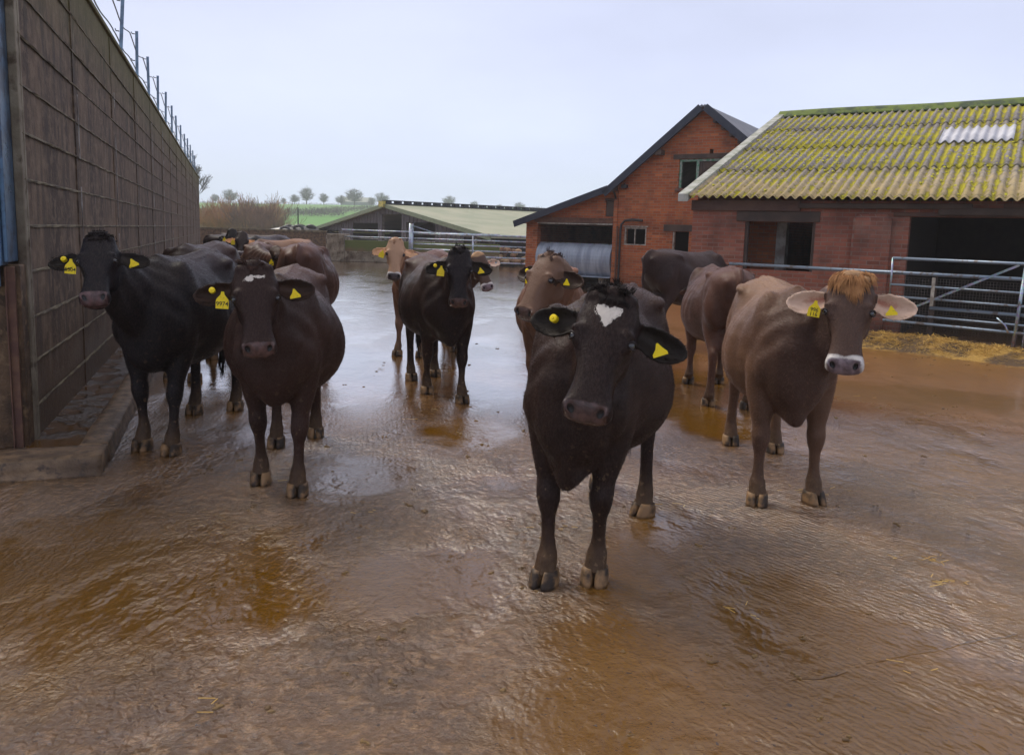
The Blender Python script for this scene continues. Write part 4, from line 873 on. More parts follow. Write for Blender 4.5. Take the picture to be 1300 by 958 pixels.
H_A = [-.05, -.025, .02, .09, .165, .215, .265, .315, .37, .415, .45, .48, .502, .514]
H_W = [.045, .074, .100, .114, .116, .108, .092, .079, .075, .083, .093, .093, .078, .045]
H_F = [-.055, -.03, -.010, .0, .004, .004, .004, .004, .004, .006, .004, -.010, -.030, -.048]
H_B = [-.12, -.17, -.215, -.235, -.25, -.258, -.245, -.205, -.165, -.148, -.145, -.132, -.108, -.085]
def fr(p, a, n, s, q):   # head-frame point to world-local
    return p + s*q[0] + a*q[1] + n*q[2]
def build_cow(sp):
    """sp: name,label,mat,scale, front/rear hoof ground points (L,R in cow's own sense), head poll, nose, yaw, ..."""
    s_ = sp.get('s', 1.0)
    FL, FR, RL, RR = [Vector((*q, 0)) for q in sp['feet']]
    fm = (FL+FR)/2; rm = (RL+RR)/2; h = (fm-rm).normalized() if 'head_dir' not in sp else Vector((math.cos(sp['head_dir']), math.sin(sp['head_dir']), 0))
    org = fm*.5+rm*.5; rz_ = math.atan2(h.y, h.x)
    Mw = Matrix.Translation(org) @ Matrix.Rotation(rz_, 4, 'Z') @ Matrix.Scale(s_, 4); Mi = Mw.inverted()
    root = empty('cow', org, rz_, label=sp['label'], cat='cow', group=sp.get('group')); root.scale = (s_,)*3
    loc = lambda p: np.array(Mi @ Vector(p))
    lf = [loc(q)-np.array([.065, 0, 0]) for q in (FL, FR, RL, RR)]
    mb = MB(); vox = sp.get('vox', .02)
    # ---- trunk
    X = [-.84, -.80, -.70, -.55, -.38, -.2, 0.0, .2, .36, .48, .60, .70, .77, .80]
    ZT = [1.20, 1.26, 1.315, 1.335, 1.335, 1.315, 1.30, 1.30, 1.315, 1.33, 1.29, 1.22, 1.12, 1.02]
    ZB = [1.02, .93, .80, .70, .60, .545, .52, .515, .53, .545, .54, .56, .62, .74]
    HWd = [.06, .12, .195, .245, .275, .325, .368, .365, .315, .265, .230, .195, .14, .07]
    fat = sp.get('fat', 1.0)
    hh = np.array([0, .03, .09, .18, .3, .44, .58, .70, .80, .88, .94, .98, 1])
    Wb = np.array([.0, .40, .68, .87, .98, 1, .93, .80, .64, .47, .31, .16, .0]); Wh = np.array([.0, .33, .56, .75, .87, .93, .96, .96, .92, .80, .58, .30, .0]); Wc = np.array([.0, .30, .52, .72, .88, .98, .99, .90, .74, .54, .34, .17, .0])
    rings = []
    for i, x in enumerate(X):
        wr = min(1, max(0, (-.1-x)/.4)); wc = min(1, max(0, (x-.1)/.35)); W_ = Wb*(1-wr-wc)+Wh*wr+Wc*wc
        W_ = W_.copy(); W_[0] = .02; W_[-1] = .02; f = fat if -.5 < x < .4 else 1
        y = HWd[i]*W_*f; zb = ZB[i]-(.02*(fat-1)*5 if -.5 < x < .45 else 0); z = zb+(ZT[i]-zb)*hh
        rings.append([(x, a, b) for a, b in zip(y, z)] + [(x, -a, b) for a, b in zip(y[::-1], z[::-1])])
    mb.rings(rings)
    for sy in (1, -1):
        mb.ellipsoid((-.40, sy*.195, 1.248), ((.095, 0, -.02), (0, .055, 0), (.01, 0, .034)))     # hook
        mb.ellipsoid((-.79, sy*.095, 1.195), ((.06, 0, 0), (0, .05, 0), (0, 0, .05)))       # pin
        mb.ellipsoid((.47, sy*.15, 1.02), ((.13, 0, .07), (0, .105, 0), (-.06, 0, .27)))         # shoulder blade
        mb.ellipsoid((.60, sy*.155, .86), ((.11, 0, -.05), (0, .095, 0), (.04, 0, .15)))         # shoulder point
        mb.ellipsoid((-.56, sy*.155, .98), ((.17, 0, .02), (0, .125, 0), (.04, 0, .26)))         # thigh
    mb.ellipsoid((-.56, 0, .62), ((.15, 0, .0), (0, .14, 0), (.02, 0, .13)))                 # udder
    # brisket
    bk = sp.get('brisket', .0)
    mb.tube([(.50, 0, .72), (.62, 0, .66-bk*.5), (.70, 0, .64-bk), (.76, 0, .72)], [(.17, .14), (.13, .11), (.06, .08), (.03, .05)], 12)
    # ---- legs
    fbase = np.array([.52, .155]); rbase = np.array([-.55, .15])
    ends = []
    for k in range(4):
        front = k < 2; sy = 1 if k % 2 == 0 else -1; foot = lf[k]; base = np.array([fbase[0], sy*fbase[1]]) if front else np.array([rbase[0], sy*rbase[1]])
        off = foot[:2]-base
        if front: J = [(.46, .14, 1.0, .12, .10), (.48, .165, .82, .125, .105), (.47, .165, .70, .112, .096), (.49, .16, .58, .086, .076), (.505, .157, .48, .056, .053), (.518, .155, .42, .060, .058), (.514, .155, .37, .054, .052), (.508, .155, .31, .035, .034), (.505, .155, .22, .032, .031), (.505, .155, .165, .038, .037), (.512, .155, .13, .049, .049), (.53, .155, .09, .046, .050), (.545, .155, .055, .052, .056)]
        else: J = [(-.54, .13, 1.05, .19, .10), (-.50, .155, .86, .175, .095), (-.46, .16, .74, .14, .085), (-.50, .158, .64, .098, .068), (-.555, .155, .56, .073, .054), (-.60, .152, .49, .060, .047), (-.600, .150, .44, .054, .043), (-.592, .150, .37, .043, .038), (-.585, .15, .26, .037, .036), (-.575, .15, .17, .042, .040), (-.563, .15, .13, .050, .049), (-.54, .15, .09, .046, .050), (-.525, .15, .055, .052, .056)]
        bx = base[0] + (.03 if front else .03); pts = []; rad = []
        for (x, y, z, ra, rb) in J:
            w = max(0, min(1, (1.0-z)/.80)); w = w if z > .2 else 1 - (z*.0)
            w = min(1, max(0, (1.0-z)/.86)) if z > .14 else 1.0
            kk = sp.get('knee', (0, 0, 0, 0))[k]*math.exp(-((z-.42)/.16)**2)
            pts.append((x+off[0]*w+kk, sy*y+off[1]*w, z)); rad.append((rb*1.04, ra*1.04))
        # ring frame: r = d x z is lateral; u is fore-aft
        n = 12; rg = []
        for (x, y, z), (rl, rfa) in zip(pts, rad): rg.append([(x+rfa*math.cos(2*math.pi*q/n), y+rl*math.sin(2*math.pi*q/n), z) for q in range(n)])
        mb.rings(rg)
        fx, fy = pts[-3][0], pts[-3][1]
        for dy in (-.02, .02): mb.ellipsoid((fx-.05, fy+dy, .115), ((.014, 0, 0), (0, .013, 0), (0, 0, .02)), 8, 6)
        if not front: mb.ellipsoid((pts[5][0]-.045, pts[5][1], .525), ((.028, 0, 0), (0, .024, 0), (0, 0, .05)), 8, 6)
        ends.append((pts[-1][0], pts[-1][1], sp.get('toe', (0, 0, 0, 0))[k]))
    # ---- head frame
    p = loc(sp['poll']); q = loc(sp['nose']); a = q-p; hs = np.linalg.norm(a)/.475*1.0; a = a/np.linalg.norm(a)
    look = math.atan2(*(-(np.array(sp['poll'])[:2]))[::-1]) + R(sp.get('yaw', 0)) - rz_ if 'look' not in sp else sp['look']-rz_
    n0 = np.array([math.cos(look), math.sin(look), 0]); n_ = n0 - a*n0.dot(a); n_ /= np.linalg.norm(n_); sv = np.cross(n_, -a); sv /= np.linalg.norm(sv)
    # sv: animal's left when n forward, -a up  (x fwd, z up -> cross(fwd, up) = -left)
    sv = -sv
    sc = hs*sp.get('hw', 1.0); aa = a*hs; nn = n_*sc; ss = sv*sc
    HP = lambda x, y, z: p + ss*x + aa*y + nn*z
    rg = []; NS = 28
    for A_, w_, f_, b_ in zip(H_A, H_W, H_F, H_B):
        r_ = []; cz = f_ - (f_-b_)*.40; df = f_-cz; db = cz-b_
        for i in range(NS):
            th_ = 2*math.pi*i/NS; c, s0 = math.cos(th_), math.sin(th_)
            if c >= 0: x = w_*math.copysign(abs(s0)**.75, s0); z = cz + df*abs(c)**.72
            else: x = w_*math.copysign(abs(s0)**.95, s0)*(1-.18*abs(c)); z = cz - db*abs(c)**.95
            r_.append(HP(x, A_, z))
        rg.append(r_)
    mb.rings(rg)
    for sx in (1, -1):
        mb.ellipsoid(HP(sx*.094, .186, -.034), (ss*.029, aa*.040, nn*.034), 12, 8)   # orbit
        mb.ellipsoid(HP(sx*.084, .152, -.014), (ss*.034, aa*.020, nn*.020), 12, 8)   # brow
        mb.ellipsoid(HP(sx*.06, .225, -.17), (ss*.040, aa*.085, nn*.075), 12, 8)      # cheek
        mb.ellipsoid(HP(sx*.062, .01, -.05), (ss*.038, aa*.03, nn*.04), 12, 8)       # polled corner
        mb.ellipsoid(HP(sx*.056, .458, -.012), (ss*.034, aa*.032, nn*.024), 12, 8)   # nostril wing
    mb.ellipsoid(HP(0, .468, -.098), (ss*.056, aa*.042, nn*.042), 14, 8)             # chin
    mb.ellipsoid(HP(0, -.015, -.06), (ss*.06, aa*.035, nn*.055), 12, 8)
    # ears
    ear = sp.get('ear', (.16, .14)); earp = []; ewk = sp.get('ew', 1.0)
    for sx in (1, -1):
        dr, bk_ = ear[:2]; 
        if sx == -1 and len(ear) > 2: dr, bk_ = ear[2:]
        e_ = ss*sx + aa*dr - nn*bk_; el_ = np.linalg.norm(ss); e_ = e_/np.linalg.norm(e_)*el_
        nf = nn - e_*(nn.dot(e_)/e_.dot(e_)); nf = nf/np.linalg.norm(nf)*el_; wv = np.cross(nf, e_); wv = wv/np.linalg.norm(wv)*el_
        if wv.dot(aa) < 0: wv = -wv
        b0 = HP(sx*.088, .098, -.085); rg = []; EU = [0, .08, .2, .35, .5, .65, .8, .9, .97, 1.0]; EW = [.024, .030, .046, .060, .066, .064, .053, .039, .024, .010]
        for u, w_ in zip(EU, EW):
            w_ = w_*ewk; c = b0+e_*(.228*u)+wv*(.012*math.sin(u*3)); r_ = []; K = 9; dp = w_*.85*(1-.5*u); 
            for i in range(K+1):
                t_ = -1+2*i/K; r_.append(c+wv*w_*t_ - nf*(dp*(1-t_*t_)+.011))
            for i in range(K, -1, -1):
                t_ = -1+2*i/K; r_.append(c+wv*w_*t_*.93 - nf*(dp*(1-t_*t_) - .006))
            rg.append(r_)
        mb.rings(rg); earp.append((b0, e_, nf, wv, sx))
    # ---- neck
    hd = n0*1.0; P0 = np.array([.36, 0, .98]); P3 = HP(0, .085, -.13); P3b = HP(0, .05, -.10)
    L_ = np.linalg.norm(P3-P0); c1 = P0+np.array([1, 0, .12])*L_*.42; 
    bkd = -(n_*.95 - a*.15); bkd /= np.linalg.norm(bkd); c2 = P3 + bkd*L_*.28
    rg = []; NN = 16; T = np.linspace(0, 1, 12)
    up0 = np.array([0, 0, 1.0]); up1 = -a
    for t in T:
        c = P0*(1-t)**3+3*c1*t*(1-t)**2+3*c2*t*t*(1-t)+P3*t**3
        d = 3*(c1-P0)*(1-t)**2+6*(c2-c1)*t*(1-t)+3*(P3-c2)*t*t; d /= np.linalg.norm(d)
        u = up0*(1-t)+up1*t; u -= d*u.dot(d); u /= np.linalg.norm(u); l = np.cross(u, d)
        hv = np.interp(t, [0, .35, .7, 1], [.33, .235, .175, .135])*(sc if t > .7 else 1); hl = np.interp(t, [0, .35, .7, 1], [.20, .145, .112, .095])*(sc if t > .7 else 1)
        dn = np.interp(t, [0, .3, .6, .85, 1], [.05, .07, .06, .05, .0])
        rg.append([c + l*hl*math.sin(2*math.pi*i/NN)*(1 if math.cos(2*math.pi*i/NN) > -.3 else .8) + u*(hv*math.cos(2*math.pi*i/NN) - (dn if math.cos(2*math.pi*i/NN) < -.3 else 0)) for i in range(NN)])
    mb.rings(rg)
    th0 = HP(0, .24, -.215); mb.tube([th0, (th0+np.array([.72, 0, .78]))/2+np.array([.0, 0, -.03]), np.array([.76, 0, .80]), np.array([.70, 0, .68])], [.035, .035, .04, .05], 8)
    # ---- tail
    tl = sp.get('tail', 0)
    mb.tube([(-.70, 0, 1.30), (-.80, 0, 1.29), (-.865, tl*.1, 1.22), (-.885, tl*.3, 1.05), (-.875, tl*.6, .85), (-.87, tl, .62), (-.87, tl, .5)], [max(q_, vox*1.35) for q_ in (.04, .038, .030, .024, .020, .018, .014)], 8)
    # ---- voxel union
    me0 = mb.mesh('tmp', M['eye']); o0 = bpy.data.objects.new('tmp', me0); COL.objects.link(o0)
    rm_ = o0.modifiers.new('r', 'REMESH'); rm_.mode = 'VOXEL'; rm_.voxel_size = vox
    dg = bpy.context.evaluated_depsgraph_get(); dg.update(); me = bpy.data.meshes.new_from_object(o0.evaluated_get(dg)); bpy.data.objects.remove(o0); me.name = 'body'
    N = len(me.vertices); co = np.empty(N*3); me.vertices.foreach_get('co', co); co = co.reshape(-1, 3)
    ed = np.empty(len(me.edges)*2, dtype=np.int64); me.edges.foreach_get('vertices', ed); ed = ed.reshape(-1, 2); i0, i1 = ed[:, 0], ed[:, 1]
    deg = np.bincount(i0, minlength=N)+np.bincount(i1, minlength=N); deg[deg == 0] = 1
    # head membership
    Minv = np.linalg.inv(np.stack([ss, aa, nn], axis=1)); hc = (co-p) @ Minv.T
    inh = np.clip(1-np.maximum.reduce([np.abs(hc[:, 0])-.135, -.06-hc[:, 1], hc[:, 1]-.56, -.24-hc[:, 2]])/.03, 0, 1)*np.clip((hc[:, 2]+.27)/.06+ np.clip((hc[:, 1]-.1)/.1, 0, 1), 0, 1)
    er = np.zeros(N); ein = np.zeros(N); earc = np.zeros(N)
    for b0, e_, nf, wv, sx in earp:
        d = co-b0; k2 = e_.dot(e_); u = d@e_/k2; w_ = d@wv/k2; f_ = d@nf/k2
        m = (u > .035) & (u < .24) & (np.abs(w_) < .085*ewk) & (np.abs(f_) < .07); er = np.maximum(er, m*1.0)
        depth = np.interp(u, [0, .1, .2], [.03, .034, .0]); wmax = np.interp(u/.215, EU, EW)*ewk
        ctr = -(np.interp(u/.215, EU, [ewk*w0*.85*(1-.5*u0) for w0, u0 in zip(EW, EU)])*(1-np.clip(w_/np.maximum(wmax, .01), -1, 1)**2)); inner = m & (f_ > ctr-.006); ein = np.maximum(ein, inner*1.0); earc = np.maximum(earc, inner*(1-np.abs(w_)/np.maximum(wmax, .01))*np.clip(1-u/.2, 0, 1)**.4*1.2)
    low = np.clip((.6-co[:, 2])/.3, 0, 1)
    wgt = .52*(1-.8*np.clip(inh, 0, 1))*(1-.80*low); wgt = np.where(er > 0, .10, wgt)
    its = max(4, int(14*(.010/vox)**.8*1.0))
    for _ in range(its*2):
        av = np.stack([np.bincount(i0, co[i1, k], N)+np.bincount(i1, co[i0, k], N) for k in range(3)], 1)/deg[:, None]
        co = co + (av-co)*wgt[:, None]
    hc = (co-p) @ Minv.T
    # ---- carve: nostrils, mouth, eye sockets, flank hollow, ribs, folds
    x, y, z = co.T; sgn = np.sign(y)
    g = lambda d2, r: np.exp(-d2/(r*r))
    Nrm = np.zeros_like(co); 
    me.vertices.foreach_set('co', co.ravel()); me.update(); nr = np.empty(N*3); me.vertices.foreach_get('normal', nr); nr = nr.reshape(-1, 3)
    body = (1-np.clip(inh, 0, 1))*(er == 0)
    d_ = np.zeros(N)
    d_ -= .042*g((x+.22)**2/1.2+(z-1.17)**2*1.3, .10)*(np.abs(y) > .08)*body
    d_ -= .016*g((x-.30)**2*6+(z-.95)**2*.5, .2)*(np.abs(y) > .1)*body
    d_ += .0048*np.sin(x*58+z*7)*np.clip(1-np.abs(x-.02)/.26, 0, 1)*np.clip(1-np.abs(z-.95)/.28, 0, 1)*body
    d_ -= .016*g((x-.70)**2*3+(z-.98)**2*.6, .10)*(np.abs(y) > .07)*body
    d_ -= .018*g((x+.56)**2*4+(z-1.08)**2, .09)*(np.abs(y) > .1)*body; d_ += .010*np.exp(-(y/.02)**2)*(z > 1.15)*body*(x < .5)
    d_ -= .015*g((x-.36)**2*2+(z-.66)**2, .07)*body
    fold = np.clip((x-.45)/.2, 0, 1)*np.clip((z-.75)/.2, 0, 1)*body; d_ += .004*np.sin(x*48-z*26+np.abs(y)*20)*fold*(x < 1.2)
    co = co + nr*d_[:, None]
    rndo = sp.get('seed', 1)
    hx, ha, hn = hc.T; dark = np.zeros(N)
    for sx in (1, -1):
        # nostril: comma slot on the pad
        ex = (hx-sx*.050); ea_ = (ha-.470)+.35*sx*ex; dd = (ex*1.15)**2+(ea_*.9)**2; m = (hn > -.07)
        k_ = g(dd, .0185)*m; co = co - np.outer(k_*.030, nn)-np.outer(k_*.006, ss*sx*-1); dark = np.maximum(dark, np.clip(k_*2.2-.60, 0, 1))
        rimn = g(dd, .032)*m-g(dd, .021)*m; co = co + np.outer(np.clip(rimn, 0, 1)*.007, nn)
        de = ((ha-.188)/1.3)**2+(hn+.024)**2+(hx-sx*.103)**2; k_ = g(de, .020); co = co - np.outer(k_*.011, ss*sx*.75+nn*.6)
        dark = np.maximum(dark, np.clip(g(de, .030)*1.5-.62, 0, 1))
        ridge = g((ha-.160+.25*(hn+.03))**2, .010)*g((hn+.030)**2+(hx-sx*.095)**2, .034); co = co + np.outer(ridge*.008, ss*sx*.7+nn*.5)
        hol = g((ha-.28)**2*.5+(hn+.06)**2, .05)*(hx*sx > .05); co = co - np.outer(hol*.010, ss*sx)
    ml = g((hn+.078-.25*(ha-.47))**2, .006)*(ha > .42); co = co - ml[:, None]*nr*.007; dark = np.maximum(dark, ml*.6*(np.abs(hx) < .09))
    cen = g(hx**2, .006)*g((ha-.49)**2, .02)*(hn > -.07); co = co - np.outer(cen*.004, nn)
    me.vertices.foreach_set('co', co.ravel())
    # ---- masks
    hc = (co-p) @ Minv.T; hx, ha, hn = hc.T
    def attr(nm, v): at = me.attributes.new(nm, 'FLOAT', 'POINT'); at.data.foreach_set('value', np.asarray(v, dtype=np.float32))
    attr('head', inh*(er == 0)); attr('ear', ein); attr('earc', earc); attr('dark', dark)
    padsd = np.minimum(np.minimum(ha-(.434+.35*np.abs(hx)**1.5), hn+.088), .078-np.abs(hx)+.0*ha); attr('pad', np.where(inh > .3, padsd, -.1))
    attr('ring', np.where((inh > .3), np.minimum(ha-.413-.35*np.maximum(0, .035-np.abs(hx)), .2), -.1))
    if sp.get('star') == 'heart':
        xx = hx-.006; top_ = .050 - .0*xx; wI = np.interp(ha, [.038, .050, .066, .082, .105, .130, .148], [-.03, .042, .050, .044, .022, .010, -.01]); notch = .014*np.exp(-(xx/.012)**2)
        sdv = np.minimum(wI-np.abs(xx), ha-.046-notch)
    elif sp.get('star') == 'spots':
        sdv = np.maximum.reduce([.018-np.hypot((hx+.028)*.8, (ha-.078)*1.1), .013-np.hypot((hx+.012), (ha-.064)*1.6), .016-np.hypot((hx-.022)*.8, (ha-.068)*1.6), .008-np.hypot(hx-.045, ha-.066)])
    else: sdv = np.full(N, -.1)
    attr('star', np.where((hn > -.05) & (inh > .3), sdv, -.1))
    attr('poll', np.where(er > 0, -.2, np.where(inh > .2, .035-ha-.2*np.abs(hx), -.2)))
    z = co[:, 2]; x = co[:, 0]
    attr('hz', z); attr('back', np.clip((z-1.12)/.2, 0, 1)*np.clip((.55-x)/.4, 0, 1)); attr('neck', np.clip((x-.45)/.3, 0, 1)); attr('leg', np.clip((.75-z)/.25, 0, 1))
    me.materials.clear(); me.materials.append(CM[sp['mat']]); me.polygons.foreach_set('use_smooth', [True]*len(me.polygons)); me.update()
    body_o = bpy.data.objects.new('body', me); COL.objects.link(body_o); body_o.parent = root
    # ---- short coat hair lying along the body
    nh = sp.get('fur', 0)
    if nh:
        me.calc_loop_triangles(); T_ = len(me.loop_triangles); tv = np.empty(T_*3, dtype=np.int64); me.loop_triangles.foreach_get('vertices', tv); tv = tv.reshape(-1, 3)
        A0, B0, C0 = co[tv[:, 0]], co[tv[:, 1]], co[tv[:, 2]]; cr2 = np.cross(B0-A0, C0-A0); ar = np.linalg.norm(cr2, axis=1); 
        ok = (padsd[tv[:, 0]] < -.004) | (inh[tv[:, 0]] < .5); ok &= (ein[tv[:, 0]] < .5) & (dark[tv[:, 0]] < .15); pr = ar*ok*(1+1.2*(inh[tv[:, 0]] > .5)); pr /= pr.sum()
        rg_ = np.random.default_rng(sp['seed']); fi_ = rg_.choice(T_, nh, p=pr); w1, w2 = rg_.random(nh), rg_.random(nh); fl_ = w1+w2 > 1; w1[fl_] = 1-w1[fl_]; w2[fl_] = 1-w2[fl_]
        b_ = A0[fi_]*(1-w1-w2)[:, None]+B0[fi_]*w1[:, None]+C0[fi_]*w2[:, None]; nm = cr2[fi_]/ar[fi_][:, None]; vi = tv[fi_, 0]
        ish = inh[vi][:, None]; lowz = np.clip((.75-b_[:, 2:3])/.3, 0, 1); fdir = np.array([[-1., 0, -.45]])*(1-lowz)+np.array([[-.1, 0, -1.]])*lowz
        fdir = fdir*(1-ish)+(aa/np.linalg.norm(aa))[None]*ish
        sw = np.stack([np.sin(b_[:, 1]*9+b_[:, 2]*13), np.sin(b_[:, 0]*11+b_[:, 2]*8), np.sin(b_[:, 0]*10-b_[:, 1]*12)], 1)*.28
        fdir = fdir+sw+rg_.normal(0, .22, (nh, 3)); fdir -= nm*np.sum(fdir*nm, 1)[:, None]; fdir /= np.linalg.norm(fdir, axis=1)[:, None]
        ln = rg_.uniform(.011, .023, nh)*(1-.35*ish[:, 0]); sd_ = np.cross(nm, fdir)*(rg_.uniform(.0008, .0016, nh))[:, None]
        tip = b_+fdir*ln[:, None]+nm*(ln*rg_.uniform(.10, .34, nh))[:, None]; b0_ = b_-nm*.0015
        vv_ = np.stack([b0_-sd_, b0_+sd_, tip], 1).reshape(-1, 3); hmz = bpy.data.meshes.new('coat_hair'); hmz.vertices.add(nh*3); hmz.vertices.foreach_set('co', vv_.ravel())
        hmz.loops.add(nh*3); hmz.loops.foreach_set('vertex_index', np.arange(nh*3, dtype=np.int32)); hmz.polygons.add(nh); hmz.polygons.foreach_set('loop_start', np.arange(0, nh*3, 3, dtype=np.int32)); hmz.polygons.foreach_set('loop_total', np.full(nh, 3, dtype=np.int32)); hmz.update(calc_edges=True)
        vr = np.repeat(vi, 3)
        for at in list(me.attributes):
            if at.data_type == 'FLOAT' and at.domain == 'POINT':
                tmp = np.empty(N, dtype=np.float32); at.data.foreach_get('value', tmp); a2 = hmz.attributes.new(at.name, 'FLOAT', 'POINT'); a2.data.foreach_set('value', tmp[vr])
        cl_ = .5+.5*np.sin(b_[:, 0]*55+b_[:, 2]*41)*np.sin(b_[:, 1]*63+b_[:, 2]*29+b_[:, 0]*17); a2 = hmz.attributes.new('hr', 'FLOAT', 'POINT'); a2.data.foreach_set('value', np.repeat(np.clip(rg_.random(nh)*.75+cl_*.35, 0, 1), 3).astype(np.float32))
        hmz.materials.append(CM[sp['mat']]); ho_ = bpy.data.objects.new('coat_hair', hmz); COL.objects.link(ho_); ho_.parent = root; ho_['kind'] = 'stuff'
    # ---- eyes
    if sp.get('detail', 2) >= 1:
        for sx in (1, -1):
            ec = HP(sx*.1005, .188, -.030); m = MB(); m.ellipsoid(ec, (ss*.0195, aa*.0215, nn*.0205), 16, 12); m.build('eye', M['eye'], root, smooth=True)
            if sp.get('detail', 2) >= 2:
                en = ss*sx*.78+nn*.62; en /= np.linalg.norm(en); ev = aa/np.linalg.norm(aa); ev = ev-en*ev.dot(en); ev /= np.linalg.norm(ev); eh = np.cross(en, ev); q0 = np.linalg.norm(aa)
                for up_ in (-1, 1):
                    pts = []; m = MB()
                    for t in np.linspace(-1, 1, 11):
                        u_, v_ = .0245*t, up_*(.0140 if up_ < 0 else .0150)*(1-t*t)**.8; dp_ = math.sqrt(max(0, (.0225**2)-(u_*.8)**2-v_**2)); pts.append(ec+(eh*u_+ev*v_+en*(dp_-.001))*q0)
                    m.tube(pts, [q0*k for k in ((.0015, .003, .0045, .0055, .006, .0062, .006, .0055, .0045, .003, .0015) if up_ < 0 else (.001, .002, .003, .0035, .004, .004, .004, .0035, .003, .002, .001))], 7)
                    m.build('eyelid', M['lid'], root, smooth=True)
    # ---- hooves
    for (fx, fy, toe) in ends:
        m = MB()
        c_, s0 = math.cos(toe), math.sin(toe)
        for sy in (1, -1):
            rg = []
            for zz, x0, x1, hwid in ((.074, -.045, .046, .0275), (.060, -.052, .058, .0300), (.040, -.056, .070, .0318), (.016, -.058, .082, .0325), (.0, -.056, .086, .0320)):
                r_ = []; cx = (x0+x1)/2; L2 = (x1-x0)/2
                for i in range(14):
                    t = 2*math.pi*i/14; ax_ = cx+L2*math.copysign(abs(math.cos(t))**.7, math.cos(t)); w_ = hwid*(1-.30*max(0, (ax_-cx)/L2)**2)
                    ay = sy*(.0325+.0005) - sy*.010*max(0, (ax_-cx)/L2)**3 + w_*math.copysign(abs(math.sin(t))**.8, math.sin(t)); r_.append((fx+ax_*c_-ay*s0, fy+ax_*s0+ay*c_, zz))
                rg.append(r_)
            m.rings(rg)
        m.build('hoof', M['hoof'], root, smooth=True, bevel=0)
    rnd = random.Random(sp.get('seed', 1)*7+1)
    # ---- forelock
    fk = sp.get('lock')
    if fk:
        kind, nl, ln, curl = fk; m = MB()
        long_ = kind in ('ginger', 'fawn'); G_ = []
        for i in range(int(nl/12)):
            while True:
                sx = rnd.gauss(0, .036); ay = rnd.uniform(-.052, .010 if long_ else .006)
                if abs(sx) < .078: break
            G_.append((sx, ay, rnd.random()**1.5*.085*(1 if ay < -.01 else .25), rnd.gauss(0, .25), rnd.uniform(.6, 1.3), rnd.uniform(0, 6.28), rnd.random()))
        aN = aa/np.linalg.norm(aa)
        for gx, gy, gb, gs, gl, gph, gr in G_:
            for i in range(12):
                sx = gx+rnd.gauss(0, .006); ay = gy+rnd.gauss(0, .005); fz0 = float(np.interp(ay, H_A, H_F))
                b = HP(sx, ay, fz0-gb-.9*max(0, abs(sx)-.03)-.003); L = ln*gl*rnd.uniform(.8, 1.1)*(1.3 if long_ and abs(gx) < .022 else (.85 if long_ else 1))
                d = nn*rnd.uniform(.10, .30) + aa*((.9 if gb < .04 else .2) if (long_ or gr > .35) else -.7) + ss*(gx*(12 if long_ else 7)+gs+rnd.gauss(0, .06)); d = d/np.linalg.norm(d)
                if gb > .03: d = d + np.array([0, 0, .35]); d /= np.linalg.norm(d)
                pts = [b]; dd = d.copy(); ph = gph+rnd.gauss(0, .25); r0 = rnd.uniform(.0011, .0022)
                for j in range(9):
                    dd = dd + aN*(.20 if long_ else .07) + (ss*math.sin(ph+j*curl)+aa*math.cos(ph+j*curl))*(.04+.24*curl*.42); dd /= np.linalg.norm(dd); nxt = pts[-1]+dd*L/9
                    cx = np.array([(h_:=HP(gx+gs*j*.004, ay, fz0))[0]-nxt[0], h_[1]-nxt[1], h_[2]-nxt[2]]); cx = ss*(cx@ss)/(ss@ss); nxt = nxt+cx*(.05 if j > 3 else 0)*(0 if long_ and abs(gx) > .02 else 1)
                    lc = (nxt-p) @ Minv.T; fz = np.interp(lc[1], H_A, H_F)+.003-.55*max(0, abs(lc[0])-.045)
                    hi = fz+(.016 if long_ else .018)
                    if lc[2] < fz and lc[1] > -.035: nxt = nxt + nn*(fz-lc[2])
                    if lc[2] > hi: nxt = nxt - nn*(lc[2]-hi)*.7
                    pts.append(nxt)
                m.tube(pts, [r0*q_ for q_ in (1, 1.15, 1.1, 1, .95, .9, .85, .7, .4, .12)], 4, cap=False)
        m.build('forelock', HM[kind], root, smooth=True, fixn=False)
    if sp.get('earhair'):
        m = MB()
        for b0, e_, nf, wv, sx in earp:
            for i in range(460):
                u = rnd.uniform(.10, .95); t_ = rnd.choice((-1, 1))*rnd.uniform(.55, 1.0) if rnd.random() < .75 else rnd.uniform(-.6, .2); w_ = np.interp(u, EU, EW)*ewk; dp = w_*.85*(1-.5*u)
                b = b0+e_*(.215*u)+wv*(.012*math.sin(u*3))+wv*w_*t_*.93-nf*(dp*(1-t_*t_)-.004)
                d = wv*(-np.sign(t_)*rnd.uniform(-.3, .7))+e_*rnd.uniform(.1, .8)+nf*rnd.uniform(.3, .9) if abs(t_) < .9 else wv*np.sign(t_)*rnd.uniform(.1, .8)+e_*rnd.uniform(.2, .9)+nf*rnd.uniform(.1, .5)
                d = d/np.linalg.norm(d)*rnd.uniform(.006, .015); m.tube([b, b+d*.5+wv*.001, b+d+aa*.002], [.0008, .0006, .0002], 3, cap=False)
        m.build('ear_fringe', HM[sp['earhair']], root, smooth=True, fixn=False)
    # ---- ear tags
    upv = np.array([0, 0, 1.0]); kz = 1/s_
